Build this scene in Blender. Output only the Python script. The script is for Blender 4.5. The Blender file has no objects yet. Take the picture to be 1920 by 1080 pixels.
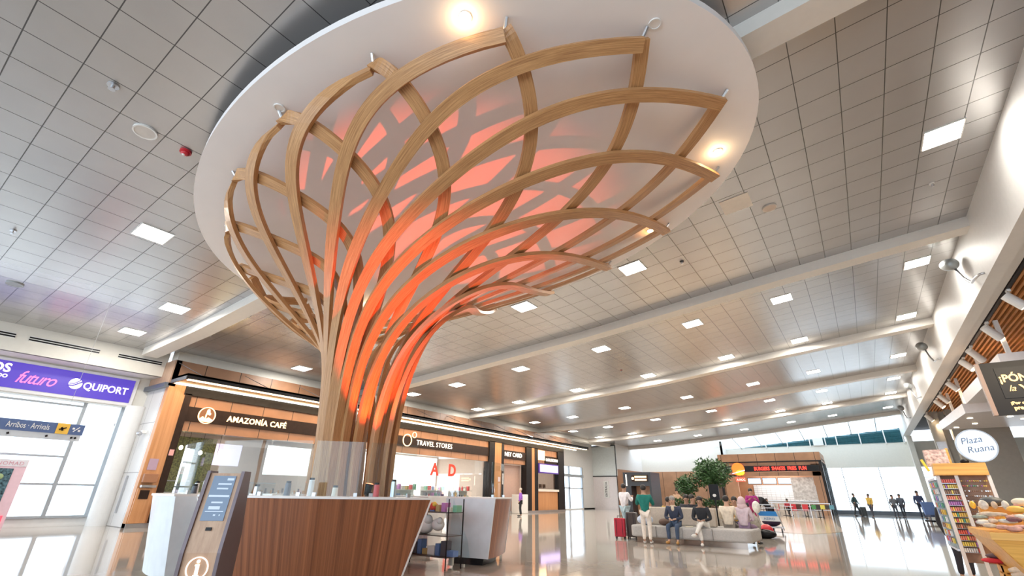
import bpy, bmesh, math, random
from math import comb
from mathutils import Vector, Matrix
random.seed(7)
C = bpy.context.scene.collection
PI = math.pi

# ------------------------------------------------------------------ camera
cam_d = bpy.data.cameras.new('camera'); cam = bpy.data.objects.new('camera', cam_d); C.objects.link(cam)
F_PX, H_CAM = 865.0, 1.3
def _n(v): return v.normalized()
vd = Vector((1630-960, 937-540, F_PX)); vu = Vector((988-960, -1400-540, F_PX))
yc = _n(vd); zc_ = _n(vu - vu.dot(yc)*yc); xc = yc.cross(zc_)
if xc.x < 0: xc = -xc
# rows of R are world axes in camera coordinates (x right, y down, z forward)
right = Vector((xc.x, yc.x, zc_.x)); down = Vector((xc.y, yc.y, zc_.y)); fwd = Vector((xc.z, yc.z, zc_.z))
M = Matrix(((right.x, -down.x, -fwd.x, 0), (right.y, -down.y, -fwd.y, 0), (right.z, -down.z, -fwd.z, H_CAM), (0, 0, 0, 1)))
cam.matrix_world = M
cam_d.sensor_width = 36; cam_d.lens = F_PX/1920*36; cam_d.clip_end = 400; cam_d.clip_start = 0.05
S = bpy.context.scene; S.camera = cam
vs = S.view_settings
vs.view_transform = 'Standard'; vs.look = 'None'; vs.gamma = 1; vs.use_curve_mapping = False
vs.exposure = 1.22

# ------------------------------------------------------------------ world and large lights
W = bpy.data.worlds.new('world'); S.world = W; W.use_nodes = True
bg = W.node_tree.nodes['Background']; bg.inputs[0].default_value = (0.76, 0.88, 1.0, 1); bg.inputs[1].default_value = 1.8
try:
    S.cycles.max_bounces = 8; S.cycles.diffuse_bounces = 4; S.cycles.glossy_bounces = 4; S.cycles.transmission_bounces = 6
    S.cycles.transparent_max_bounces = 16; S.cycles.caustics_reflective = False; S.cycles.caustics_refractive = False
    S.cycles.sample_clamp_indirect = 6; S.cycles.use_denoising = True
except Exception: pass

def light(name, kind, loc, power, col=(1,1,1), rot=(0,0,0), size=1.0, size_y=None, spot=None, blend=0.3, parent=None):
    d = bpy.data.lights.new(name, kind); d.energy = power; d.color = col
    if kind == 'AREA':
        d.shape = 'RECTANGLE' if size_y else 'SQUARE'; d.size = size
        if size_y: d.size_y = size_y
    elif kind in ('POINT', 'SPOT'):
        d.shadow_soft_size = size
    if kind == 'SPOT': d.spot_size = spot; d.spot_blend = blend
    o = bpy.data.objects.new(name, d); C.objects.link(o); o.location = loc; o.rotation_euler = rot
    if parent: o.parent = parent
    return o
def aim(o, target):
    o.rotation_euler = (Vector(target)-Vector(o.location)).to_track_quat('-Z', 'Y').to_euler()

# ------------------------------------------------------------------ materials
MATS = {}
def _mat(name):
    m = bpy.data.materials.new(name); m.use_nodes = True
    nt = m.node_tree; b = nt.nodes['Principled BSDF']
    return m, nt, b
def mat(name, col, rough=0.5, metal=0.0, var=0.04, scale=6.0, spec=None, coat=0.0, bump=0.0):
    if name in MATS: return MATS[name]
    m, nt, b = _mat(name); N = nt.nodes; L = nt.links
    tc = N.new('ShaderNodeTexCoord'); no = N.new('ShaderNodeTexNoise'); no.inputs['Scale'].default_value = scale; no.inputs['Detail'].default_value = 4
    L.new(tc.outputs['Object'], no.inputs['Vector'])
    r = N.new('ShaderNodeValToRGB'); L.new(no.outputs['Fac'], r.inputs['Fac'])
    c0 = [max(0, c*(1-var)) for c in col]; c1 = [min(1, c*(1+var)) for c in col]
    r.color_ramp.elements[0].position = 0.3; r.color_ramp.elements[1].position = 0.7
    r.color_ramp.elements[0].color = (*c0, 1); r.color_ramp.elements[1].color = (*c1, 1)
    L.new(r.outputs['Color'], b.inputs['Base Color'])
    b.inputs['Roughness'].default_value = rough; b.inputs['Metallic'].default_value = metal
    if spec is not None: b.inputs['Specular IOR Level'].default_value = spec
    if coat: b.inputs['Coat Weight'].default_value = coat; b.inputs['Coat Roughness'].default_value = 0.1
    if bump:
        bp = N.new('ShaderNodeBump'); bp.inputs['Strength'].default_value = bump; L.new(no.outputs['Fac'], bp.inputs['Height']); L.new(bp.outputs['Normal'], b.inputs['Normal'])
    MATS[name] = m; return m
def emit(name, col, power, base=None):
    if name in MATS: return MATS[name]
    m, nt, b = _mat(name)
    b.inputs['Base Color'].default_value = (*(base or col), 1)
    b.inputs['Emission Color'].default_value = (*col, 1); b.inputs['Emission Strength'].default_value = power
    b.inputs['Roughness'].default_value = 0.4
    MATS[name] = m; return m
def wood(name, c0, c1, rough=0.35, axis='Z', scale=1.0, uv=False, coat=0.0, streak=None):
    if name in MATS: return MATS[name]
    m, nt, b = _mat(name); N = nt.nodes; L = nt.links
    tc = N.new('ShaderNodeTexCoord'); mp = N.new('ShaderNodeMapping'); no = N.new('ShaderNodeTexNoise'); n2 = N.new('ShaderNodeTexNoise')
    L.new(tc.outputs['UV' if uv else 'Object'], mp.inputs['Vector'])
    sc = {'X': (.35, 14, 14), 'Y': (14, .35, 14), 'Z': (14, 14, .35)}[axis]
    mp.inputs['Scale'].default_value = streak or [s*scale for s in sc]
    no.inputs['Scale'].default_value = 1.6; no.inputs['Detail'].default_value = 5 if streak else 6; no.inputs['Roughness'].default_value = 0.6
    n2.inputs['Scale'].default_value = 9; n2.inputs['Detail'].default_value = 3
    L.new(mp.outputs['Vector'], no.inputs['Vector']); L.new(mp.outputs['Vector'], n2.inputs['Vector'])
    mx = N.new('ShaderNodeMath'); mx.operation = 'MULTIPLY_ADD'; mx.inputs[1].default_value = 0.25
    L.new(n2.outputs['Fac'], mx.inputs[0]); L.new(no.outputs['Fac'], mx.inputs[2])
    r = N.new('ShaderNodeValToRGB'); L.new(mx.outputs[0], r.inputs['Fac'])
    r.color_ramp.elements[0].position = 0.42; r.color_ramp.elements[1].position = 0.82
    r.color_ramp.elements[0].color = (*c0, 1); r.color_ramp.elements[1].color = (*c1, 1)
    L.new(r.outputs['Color'], b.inputs['Base Color']); b.inputs['Roughness'].default_value = rough
    if coat: b.inputs['Coat Weight'].default_value = coat; b.inputs['Coat Roughness'].default_value = 0.15
    MATS[name] = m; return m
def grid_mat(name, col, line, sx, sy, lw, rough, metal=0.0, ox=0.0, oy=0.0, axes=(0, 1), var=0.05, speck=0.0, zcol=None, bump=0.0, spec=0.5):
    """flat colour with thin joints every sx, sy metres, plus mottling"""
    if name in MATS: return MATS[name]
    m, nt, b = _mat(name); N = nt.nodes; L = nt.links
    tc = N.new('ShaderNodeTexCoord'); sp = N.new('ShaderNodeSeparateXYZ'); L.new(tc.outputs['Object'], sp.inputs[0])
    def line_of(out, s, o):
        a = N.new('ShaderNodeMath'); a.operation = 'ADD'; a.inputs[1].default_value = o+1000*s; L.new(out, a.inputs[0])
        d = N.new('ShaderNodeMath'); d.operation = 'MODULO'; d.inputs[1].default_value = s; L.new(a.outputs[0], d.inputs[0])
        l = N.new('ShaderNodeMath'); l.operation = 'LESS_THAN'; l.inputs[1].default_value = lw; L.new(d.outputs[0], l.inputs[0])
        return l.outputs[0]
    a = line_of(sp.outputs[axes[0]], sx, ox); c = line_of(sp.outputs[axes[1]], sy, oy)
    mxm = N.new('ShaderNodeMath'); mxm.operation = 'MAXIMUM'; L.new(a, mxm.inputs[0]); L.new(c, mxm.inputs[1])
    no = N.new('ShaderNodeTexNoise'); no.inputs['Scale'].default_value = 1.2; no.inputs['Detail'].default_value = 5; L.new(tc.outputs['Object'], no.inputs['Vector'])
    r = N.new('ShaderNodeValToRGB'); L.new(no.outputs['Fac'], r.inputs['Fac'])
    r.color_ramp.elements[0].position = 0.3; r.color_ramp.elements[1].position = 0.7
    r.color_ramp.elements[0].color = (*[max(0, x*(1-var)) for x in col], 1); r.color_ramp.elements[1].color = (*[min(1, x*(1+var)) for x in col], 1)
    src = r.outputs['Color']
    if speck:
        n3 = N.new('ShaderNodeTexNoise'); n3.inputs['Scale'].default_value = 60; L.new(tc.outputs['Object'], n3.inputs['Vector'])
        m3 = N.new('ShaderNodeMix'); m3.data_type = 'RGBA'; m3.blend_type = 'MULTIPLY'; m3.inputs[0].default_value = speck
        L.new(src, m3.inputs[6]); L.new(n3.outputs['Color'], m3.inputs[7]); src = m3.outputs[2]
    mi = N.new('ShaderNodeMix'); mi.data_type = 'RGBA'; L.new(mxm.outputs[0], mi.inputs[0]); L.new(src, mi.inputs[6]); mi.inputs[7].default_value = (*line, 1)
    L.new(mi.outputs[2], b.inputs['Base Color'])
    b.inputs['Roughness'].default_value = rough; b.inputs['Metallic'].default_value = metal; b.inputs['Specular IOR Level'].default_value = spec
    if bump:
        n4 = N.new('ShaderNodeTexNoise'); n4.inputs['Scale'].default_value = 1.1; n4.inputs['Detail'].default_value = 1; L.new(tc.outputs['Object'], n4.inputs['Vector'])
        bp = N.new('ShaderNodeBump'); bp.inputs['Strength'].default_value = bump; L.new(n4.outputs['Fac'], bp.inputs['Height']); L.new(bp.outputs['Normal'], b.inputs['Normal'])
    MATS[name] = m; return m
def glass(name, tint=(0.9, 0.97, 1.0), refl=0.10, haze=0.0):
    if name in MATS: return MATS[name]
    m, nt, b = _mat(name); N = nt.nodes; L = nt.links; out = N['Material Output']; N.remove(b)
    tr = N.new('ShaderNodeBsdfTransparent'); tr.inputs[0].default_value = (*tint, 1)
    gl = N.new('ShaderNodeBsdfGlossy'); gl.inputs['Roughness'].default_value = 0.02; gl.inputs[0].default_value = (1, 1, 1, 1)
    fr = N.new('ShaderNodeFresnel'); fr.inputs[0].default_value = 1.45
    ad = N.new('ShaderNodeMath'); ad.operation = 'ADD'; ad.use_clamp = True; ad.inputs[1].default_value = refl; L.new(fr.outputs[0], ad.inputs[0])
    ge = N.new('ShaderNodeNewGeometry'); iv = N.new('ShaderNodeMath'); iv.operation = 'SUBTRACT'; iv.inputs[0].default_value = 1; L.new(ge.outputs['Backfacing'], iv.inputs[1])
    mu = N.new('ShaderNodeMath'); mu.operation = 'MULTIPLY'; L.new(ad.outputs[0], mu.inputs[0]); L.new(iv.outputs[0], mu.inputs[1])
    mx = N.new('ShaderNodeMixShader'); L.new(mu.outputs[0], mx.inputs[0]); L.new(tr.outputs[0], mx.inputs[1]); L.new(gl.outputs[0], mx.inputs[2])
    last = mx.outputs[0]
    if haze:
        df = N.new('ShaderNodeBsdfDiffuse'); df.inputs[0].default_value = (0.85, 0.93, 0.96, 1)
        m2 = N.new('ShaderNodeMixShader'); m2.inputs[0].default_value = haze; L.new(last, m2.inputs[1]); L.new(df.outputs[0], m2.inputs[2]); last = m2.outputs[0]
    L.new(last, out.inputs[0]); MATS[name] = m; return m

m_oak = wood('oak_laminate', (0.30, 0.135, 0.05), (0.64, 0.36, 0.155), 0.45, 'X', 3.0, uv=True)
m_walnut = wood('walnut_laminate', (0.11, 0.032, 0.012), (0.40, 0.14, 0.055), 0.30, 'Z', 1.0, uv=True, coat=0.3, streak=(11, .10, 1))
m_facade = grid_mat('facade_wood_panel', (0.42, 0.215, 0.12), (0.05, 0.03, 0.02), 1.45, 50, 0.03, 0.4, axes=(1, 0), oy=25, ox=0.35, var=0.14)
m_facade_x = grid_mat('hall_wood_panel', (0.46, 0.25, 0.14), (0.05, 0.03, 0.02), 1.6, 50, 0.04, 0.4, axes=(0, 1), oy=25, var=0.14)
m_canopywood = wood('canopy_wood', (0.42, 0.20, 0.06), (0.72, 0.40, 0.14), 0.4, 'Y', 0.6)
m_slat = wood('slat_cedar', (0.42, 0.15, 0.045), (0.80, 0.38, 0.13), 0.5, 'Y', 1.0)
m_yellowwood = wood('golden_pine', (0.55, 0.25, 0.03), (0.86, 0.47, 0.10), 0.4, 'X', 0.8)
m_white = mat('white_paint', (0.80, 0.79, 0.77), 0.5, var=0.02)
m_cream = mat('cream_paint', (0.76, 0.73, 0.66), 0.55, var=0.02)
m_disc = mat('disc_plaster', (0.86, 0.82, 0.80), 0.55, var=0.015, scale=2)
m_beam = mat('beam_paint', (0.74, 0.70, 0.64), 0.4, var=0.02)
m_dark = mat('dark_metal', (0.014, 0.012, 0.013), 0.4, var=0.2, spec=0.25)
m_bronze = mat('bronze_panel', (0.028, 0.014, 0.009), 0.4, var=0.2, spec=0.25)
m_black = mat('black_plastic', (0.007, 0.007, 0.009), 0.4, var=0.3, spec=0.25)
m_steel = mat('brushed_steel', (0.55, 0.56, 0.58), 0.3, 0.9)
m_alu = mat('window_aluminium', (0.42, 0.46, 0.50), 0.35, 0.3)
m_grey = mat('grey_fabric', (0.43, 0.41, 0.39), 0.8, var=0.08, scale=30, bump=0.1)
m_backfab = mat('backrest_fabric', (0.55, 0.47, 0.39), 0.8, var=0.08, scale=30)
m_greywall = mat('grey_wall_paint', (0.38, 0.37, 0.34), 0.6, var=0.04)
m_leaf = mat('leaf_green', (0.045, 0.11, 0.03), 0.5, var=0.5, scale=9)
m_leaf2 = mat('leaf_dark', (0.035, 0.10, 0.03), 0.5, var=0.5, scale=9)
m_bark = mat('bark', (0.20, 0.13, 0.08), 0.8, var=0.3, scale=20)
m_red = mat('red_gloss', (0.55, 0.02, 0.03), 0.3, var=0.05)
m_glass = glass('clear_glass', (0.93, 0.97, 0.98), 0.05)
m_counterglass = glass('counter_glass', (0.92, 0.97, 0.98), 0.01, haze=0.008)
m_shopglass = glass('shop_glass', (0.92, 0.95, 0.96), 0.14)
m_winglass = glass('window_glass', (0.97, 0.99, 1.0), 0.0)
m_led = emit('led_strip', (1.0, 0.80, 0.52), 3.0)
m_panel = emit('light_diffuser', (1.0, 0.96, 0.88), 14.0)
m_signwhite = emit('lit_white_letters', (1.0, 0.93, 0.85), .5)
m_signwarm = emit('lit_warm_letters', (1.0, 0.66, 0.34), 1.0)
m_signred = emit('lit_red_letters', (1.0, 0.05, 0.03), .9)
m_ceil = grid_mat('ceiling_metal_tile', (0.53, 0.52, 0.515), (0.12, 0.12, 0.12), 0.70, 0.70, 0.016, 0.27, 0.68, ox=0.13, oy=0.40, var=0.03, bump=0.05)
m_floor = grid_mat('polished_porcelain', (0.52, 0.46, 0.40), (0.22, 0.19, 0.17), 2.4, 2.4, 0.014, 0.06, 0.0, var=0.10, speck=0.25, spec=0.8)
m_tan = mat('tan_floor_inlay', (0.60, 0.44, 0.29), 0.12, var=0.06, scale=3, spec=0.7)

# ------------------------------------------------------------------ mesh helpers
class MB:
    def __init__(s): s.bm = bmesh.new()
    def box(s, x0, x1, y0, y1, z0, z1):
        v = [s.bm.verts.new(p) for p in ((x0,y0,z0),(x1,y0,z0),(x1,y1,z0),(x0,y1,z0),(x0,y0,z1),(x1,y0,z1),(x1,y1,z1),(x0,y1,z1))]
        for f in ((0,3,2,1),(4,5,6,7),(0,1,5,4),(1,2,6,5),(2,3,7,6),(3,0,4,7)): s.bm.faces.new([v[i] for i in f])
        return s
    def obox(s, c, size, rz=0.0, rx=0.0, ry=0.0):
        m = Matrix.Translation(c) @ Matrix.Rotation(rz, 4, 'Z') @ Matrix.Rotation(ry, 4, 'Y') @ Matrix.Rotation(rx, 4, 'X')
        hx, hy, hz = [a/2 for a in size]
        v = [s.bm.verts.new(m @ Vector(p)) for p in ((-hx,-hy,-hz),(hx,-hy,-hz),(hx,hy,-hz),(-hx,hy,-hz),(-hx,-hy,hz),(hx,-hy,hz),(hx,hy,hz),(-hx,hy,hz))]
        for f in ((0,3,2,1),(4,5,6,7),(0,1,5,4),(1,2,6,5),(2,3,7,6),(3,0,4,7)): s.bm.faces.new([v[i] for i in f])
        return s
    def prism(s, pts, ext):
        ext = Vector(ext); a = [s.bm.verts.new(p) for p in pts]; b = [s.bm.verts.new(Vector(p)+ext) for p in pts]
        n = len(pts); s.bm.faces.new(a[::-1]); s.bm.faces.new(b)
        for i in range(n): s.bm.faces.new((a[i], a[(i+1)%n], b[(i+1)%n], b[i]))
        return s
    def bar(s, a, b, w, h=None):
        a = Vector(a); b = Vector(b); h = h or w; d = (b-a); L = d.length; q = d.to_track_quat('Z', 'Y').to_matrix().to_4x4()
        m = Matrix.Translation((a+b)/2) @ q
        v = [s.bm.verts.new(m @ Vector((x*w/2, y*h/2, z*L/2))) for z in (-1,1) for x, y in ((-1,-1),(1,-1),(1,1),(-1,1))]
        for f in ((0,3,2,1),(4,5,6,7),(0,1,5,4),(1,2,6,5),(2,3,7,6),(3,0,4,7)): s.bm.faces.new([v[i] for i in f])
        return s
    def tube(s, path, r, n=8, caps=True):
        path = [Vector(p) for p in path]; rings = []
        for i, p in enumerate(path):
            t = (path[min(i+1, len(path)-1)] - path[max(i-1, 0)]).normalized()
            q = t.to_track_quat('Z', 'Y'); rr = r[i] if isinstance(r, (list, tuple)) else r
            rings.append([s.bm.verts.new(p + q @ Vector((rr*math.cos(2*PI*k/n), rr*math.sin(2*PI*k/n), 0))) for k in range(n)])
        for a, b in zip(rings, rings[1:]):
            for k in range(n): s.bm.faces.new((a[k], a[(k+1)%n], b[(k+1)%n], b[k]))
        if caps: s.bm.faces.new(rings[0][::-1]); s.bm.faces.new(rings[-1])
        return s
    def ell(s, c, r, seg=16, rings=8, rz=0.0, rx=0.0):
        m = Matrix.Translation(c) @ Matrix.Rotation(rz, 4, 'Z') @ Matrix.Rotation(rx, 4, 'X') @ Matrix.Diagonal((*r, 1))
        bmesh.ops.create_uvsphere(s.bm, u_segments=seg, v_segments=rings, radius=1, matrix=m); return s
    def cyl(s, c, r, h, n=24, axis='Z', r2=None):
        R = {'Z': Matrix.Identity(4), 'X': Matrix.Rotation(PI/2, 4, 'Y'), 'Y': Matrix.Rotation(-PI/2, 4, 'X')}[axis]
        bmesh.ops.create_cone(s.bm, cap_ends=True, segments=n, radius1=r, radius2=r if r2 is None else r2, depth=h, matrix=Matrix.Translation(c) @ R); return s
    def ring(s, c, r, w, d, axis='X', n=40):
        cx, cy, cz = c
        def P(rad, a, off):
            u, v = rad*math.cos(a), rad*math.sin(a)
            return {'X': (cx+off, cy+u, cz+v), 'Y': (cx+u, cy+off, cz+v), 'Z': (cx+u, cy+v, cz+off)}[axis]
        vs_ = [[s.bm.verts.new(P(rr, 2*PI*k/n, o)) for rr, o in ((r-w,-d/2),(r,-d/2),(r,d/2),(r-w,d/2))] for k in range(n)]
        for k in range(n):
            a, b = vs_[k], vs_[(k+1)%n]
            for i in range(4): s.bm.faces.new((a[i], a[(i+1)%4], b[(i+1)%4], b[i]))
        return s
    def build(s, name, material, parent=None, smooth=False, bevel=0.0, world=True):
        me = bpy.data.meshes.new(name)
        if parent is not None and world:
            s.bm.transform(Matrix.Translation(-Vector(parent.location)))
        bmesh.ops.recalc_face_normals(s.bm, faces=s.bm.faces)
        s.bm.to_mesh(me); s.bm.free()
        if smooth:
            for p in me.polygons: p.use_smooth = True
        me.materials.append(material)
        o = bpy.data.objects.new(name, me); C.objects.link(o)
        if parent is not None: o.parent = parent
        if bevel:
            b = o.modifiers.new('bevel', 'BEVEL'); b.width = bevel; b.segments = 2; b.limit_method = 'ANGLE'
        return o
def tag(o, label, cat, group=None, kind=None):
    if label: o['label'] = label
    if cat: o['category'] = cat
    if group: o['group'] = group
    if kind: o['kind'] = kind
    return o
def thing(name, label, cat, loc=(0,0,0), rz=0.0, group=None):
    o = bpy.data.objects.new(name, None); C.objects.link(o); o.location = loc; o.rotation_euler = (0,0,rz); o.empty_display_size = 0.2
    return tag(o, label, cat, group)
def struct(o): o['kind'] = 'structure'; return o
def dup(root, loc, rz=None, label=None, group=None):
    r = root.copy(); C.objects.link(r); r.location = loc
    if rz is not None: r.rotation_euler = (0, 0, rz)
    if label: r['label'] = label
    if group: r['group'] = group
    for ch in list(root.children):
        c = ch.copy(); C.objects.link(c); c.parent = r
        for g in list(ch.children):
            d = g.copy(); C.objects.link(d); d.parent = c
    return r
def text(body, size, origin, right_, up_, material, name='lettering', parent=None, depth=0.02, align='LEFT', shear=0.0, sx=1.0, bold=0.0, spacing=1.0):
    cu = bpy.data.curves.new('t', 'FONT'); cu.body = body; cu.size = size; cu.extrude = depth/2; cu.align_x = align; cu.shear = shear; cu.offset = bold; cu.space_character = spacing; cu.resolution_u = 3
    ob = bpy.data.objects.new('t', cu); C.objects.link(ob)
    dg = bpy.context.evaluated_depsgraph_get(); dg.update()
    me = bpy.data.meshes.new_from_object(ob.evaluated_get(dg)); bpy.data.objects.remove(ob); bpy.data.curves.remove(cu)
    r = Vector(right_); u = Vector(up_); n = r.cross(u)
    o_ = Vector(origin) - (Vector(parent.location) if parent else Vector((0,0,0)))
    m = Matrix(((r.x*sx, u.x, n.x, o_.x), (r.y*sx, u.y, n.y, o_.y), (r.z*sx, u.z, n.z, o_.z), (0,0,0,1)))
    me.transform(m); me.name = name; me.materials.clear(); me.materials.append(material)
    o = bpy.data.objects.new(name, me); C.objects.link(o)
    if parent: o.parent = parent
    return o
FX = ((0,1,0), (0,0,1))     # lettering on walls that face the hall
FY = ((1,0,0), (0,0,1))     # lettering on fronts that face the camera end

def lerp_tab(x, xs, zs):
    if x <= xs[0]: return zs[0]
    for a, b, c, d in zip(xs, xs[1:], zs, zs[1:]):
        if x <= b: return c + (d-c)*(x-a)/(b-a)
    return zs[-1]
def zceil(x): return lerp_tab(x, (-26,-22,-18,-13,-8,-1.3,4.2), (6.45,6.5,6.65,7.03,7.4,8.1,8.6))

# ================================================================== STRUCTURE
# floor
b = MB(); b.box(-34, 24, -10, 72, -0.1, 0); struct(b.build('floor', m_floor))
b = MB(); b.prism([(-8.8,26,0.002),(-2.2,24,0.002),(-1.2,27,0.002),(-2.6,44,0.002),(-10.5,44,0.002)], (0,0,0.004)); struct(b.build('trim_1', m_tan))
# ceiling
b = MB(); xs = [-24.4+i*(28.5/28) for i in range(29)]
lo = [[b.bm.verts.new((x, y, zceil(x))) for x in xs] for y in (-9, 54.6)]
hi = [[b.bm.verts.new((x, y, zceil(x)+0.15)) for x in xs] for y in (-9, 54.6)]
for i in range(28):
    b.bm.faces.new((lo[0][i], lo[1][i], lo[1][i+1], lo[0][i+1])); b.bm.faces.new((hi[0][i], hi[0][i+1], hi[1][i+1], hi[1][i]))
    b.bm.faces.new((lo[0][i], lo[0][i+1], hi[0][i+1], hi[0][i])); b.bm.faces.new((lo[1][i], hi[1][i], hi[1][i+1], lo[1][i+1]))
b.bm.faces.new((lo[0][0], hi[0][0], hi[1][0], lo[1][0])); b.bm.faces.new((lo[0][28], lo[1][28], hi[1][28], hi[0][28]))
struct(b.build('ceiling', m_ceil, smooth=False))
# arched white beams under the ceiling
for k, yb in enumerate((-3.0, 6.4, 16.5, 26.1, 35.5, 44.9, 54.3)):
    b = MB(); xs2 = [-22.6+i*(26.6/24) for i in range(25)]
    for i in range(24):
        x0, x1 = xs2[i], xs2[i+1]; z0, z1 = zceil(x0), zceil(x1)
        b.prism([(x0,yb-.27,z0-.30),(x1,yb-.27,z1-.30),(x1,yb-.27,z1+.02),(x0,yb-.27,z0+.02)], (0,.54,0))
    bmesh.ops.remove_doubles(b.bm, verts=b.bm.verts, dist=0.0005)
    struct(b.build('trim_%d' % (k+2), m_beam))
# skylight glass and louvres at the far end
b = MB()
for i in range(28):
    x0, x1 = xs[i], xs[i+1]
    if x1 < -13: continue
    b.prism([(x0,54.6,zceil(x0)+.02),(x1,54.6,zceil(x1)+.02),(x1,60,zceil(x1)-.85),(x0,60,zceil(x0)-.85)], (0,0,.04))
sky = b.build('window_1', glass('skylight_frosted', (0.97, 1.0, 1.0), 0.0, haze=0.12)); struct(sky)
b = MB()
for x in (-10.5,-8.4,-6.3,-4.2,-2.1,0,2.1,4.05):
    b.bar((x,54.6,zceil(x)+.0), (x,60,zceil(x)-.87), 0.07)
b.bar((-12.5,54.6,zceil(-12.5)), (4.1,54.6,zceil(4.1)), .12)
struct(b.build('trim_9', m_alu))
m_teal = mat('teal_louvre', (0.045, 0.19, 0.24), 0.3, var=0.2); m_tealback = mat('teal_back', (0.03, 0.12, 0.15), 0.4, var=0.3)
b = MB()
b.prism([(-10.2,60.1,6.3),(4.1,60.1,6.3),(4.1,60.1,7.75),(-10.2,60.1,6.5)], (0,.05,0)); struct(b.build('wall_clerestory', m_tealback))
b = MB()
for i in range(12):
    z = 6.46+i*.115
    x0 = -10.2 + (z-6.5)/1.25*14.3 if z > 6.5 else -10.2
    if x0 < 4: b.obox(((x0+4.1)/2, 60.0, z), (4.1-x0, .09, .03), rx=0.5)
lou = b.build('window_2', m_teal); struct(lou)
b = MB()
for x in (-8,-5.9,-3.8,-2.4,-1.4,.6,2.6,4.0):
    zt = 6.5+(x+10.2)/14.3*1.25; b.box(x-.05,x+.05,59.9,60.0,6.3,zt)
b.box(-3.5,-2.6,59.85,60.05,6.4,7.35)
struct(b.build('trim_10', m_white))
# far wall
b = MB(); b.box(-12.5, 14, 60.0, 60.3, 4.2, 6.48); b.box(-12.5,-2.9,60.0,60.3,0,4.2)
struct(b.build('wall_far', m_cream))
b = MB(); b.box(-2.9, 9, 60.1, 60.13, 0.3, 4.2); struct(b.build('window_3', m_winglass))
b = MB()
for x in (-2.85,-1.6,1.42,4.46,7.4): b.box(x-.035,x+.035,59.98,60.1,0.3,4.2)
for z in (3.3,2.4,1.45,1.1): b.box(-2.9,9,59.99,60.09,z-.022,z+.022)
struct(b.build('trim_11', m_alu))
b = MB(); b.box(-2.9, 9, 59.7, 60.1, 0, 0.34); struct(b.build('trim_12', mat('dark_sill', (0.10,0.12,0.15), 0.4)))
# right hand wall band and soffit
b = MB(); b.box(4.0, 4.35, -9, 60, 6.9, 8.75); struct(b.build('wall_right', m_white))
b = MB(); b.box(4.35, 4.6, -9, 60, 6.98, 7.15); struct(b.build('trim_13', m_white))
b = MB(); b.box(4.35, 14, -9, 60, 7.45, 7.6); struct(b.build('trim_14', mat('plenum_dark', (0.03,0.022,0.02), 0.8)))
b = MB()
for i in range(44): x = 4.78+i*.17; b.box(x, x+.07, -9, 46, 7.0, 7.12)
for y in (6,12,18,24,30,36,42): b.box(4.7,12.3,y,y+.08,7.12,7.2)
sl = b.build('timber_slat_ceiling', m_slat); struct(sl)
b = MB(); b.box(4.62, 4.70, -9, 43, 6.93, 6.995); tr = b.build('lighting_track', m_black); tag(tr, 'long black lighting track beside the slatted timber ceiling', 'lighting track')
# grey walls of the right hand market
b = MB(); b.box(4.6, 5.2, 44, 44.5, 0, 7.1); b.box(5.6, 8.4, 43.4, 44, 0, 7.1); b.box(5.2,5.6,44.3,44.6,0,7.1); b.box(8.4,14,50,50.2,0,3.0)
struct(b.build('wall_market', m_greywall))
b = MB(); b.box(13,13.2,-9,60,0,7.5); struct(b.build('wall_right_market', m_greywall))
b = MB(); b.box(4.2,4.6,58.9,60,0,6.9); struct(b.build('wall_return', m_cream))
# ---- left side: window bay
b = MB(); b.box(-24.55,-24.45,-9,6.9,0.0,0.32); struct(b.build('baseboard_left', m_white))
b = MB(); b.box(-24.5,-24.46,-9,6.65,0.3,4.35); struct(b.build('window_4', m_winglass))
b = MB()
for y in (-7.5,-5,-2.5,0,2.75,5.4,6.62): b.box(-24.46,-24.34,y-.06,y+.06,0.3,4.35)
for z in (4.2,2.35,1.4): b.box(-24.45,-24.36,-9,5.4 if z != 1.4 else 6.6,z-.035,z+.035)
b.box(-24.45,-24.36,-9,6.6,.28,.36)
struct(b.build('trim_15', m_alu))
b = MB(); b.box(-24.6,-24.1,-9,7.2,4.35,6.6); b.box(-24.1,-23.0,-9,7.2,5.56,5.7); b.box(-23.1,-22.95,-9,7.2,5.56,6.62)
struct(b.build('wall_left', m_cream))
b = MB(); b.cyl((-24.05,6.95,2.2),.34,4.4,32); col = b.build('round_column', m_white, smooth=False); struct(col)
# shop block side wall
m_side = grid_mat('side_panel', (0.66,0.64,0.62), (0.25,0.24,0.23), 1.05, 1.85, 0.02, 0.25, axes=(0,2), ox=.35, oy=.0, var=0.03)
b = MB(); b.box(-26,-22.3,7.2,7.35,0,5.1); struct(b.build('wall_shop_side', m_side))
b = MB(); b.box(-26,-22.0,7.15,7.4,5.1,6.16); struct(b.build('wall_shop_side_upper', wood('side_upper_wood', (0.40,0.24,0.16),(0.52,0.34,0.23),0.4)))
# facade
m_pillar = wood('pillar_orange_wood', (0.50,0.22,0.085), (0.66,0.33,0.15), 0.4, 'Z', .5)
def fbox(name, y0, y1, z0, z1, m, x0=-22.3, x1=-22.0):
    b = MB(); b.box(x0, x1, y0, y1, z0, z1); return struct(b.build(name, m))
fbox('wall_facade_upper', 7.2, 41.0, 5.35, 6.16, m_facade)
fbox('wall_facade_lintel', 7.9, 39.3, 3.47, 4.85, m_facade, -22.4, -22.12)
fbox('trim_16', 7.8, 39.4, 4.85, 5.2, m_dark, -22.3, -21.98)
fbox('wall_facade_pillar', 7.2, 7.85, 0, 5.2, m_pillar)
fbox('trim_17', 7.85, 8.1, 0, 4.9, m_bronze, -22.5, -21.98)
fbox('trim_18', 28.3, 28.95, 0, 4.9, m_dark, -22.5, -21.98)
fbox('wall_facade_pier', 28.95, 29.8, 0, 4.9, m_pillar)
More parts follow.
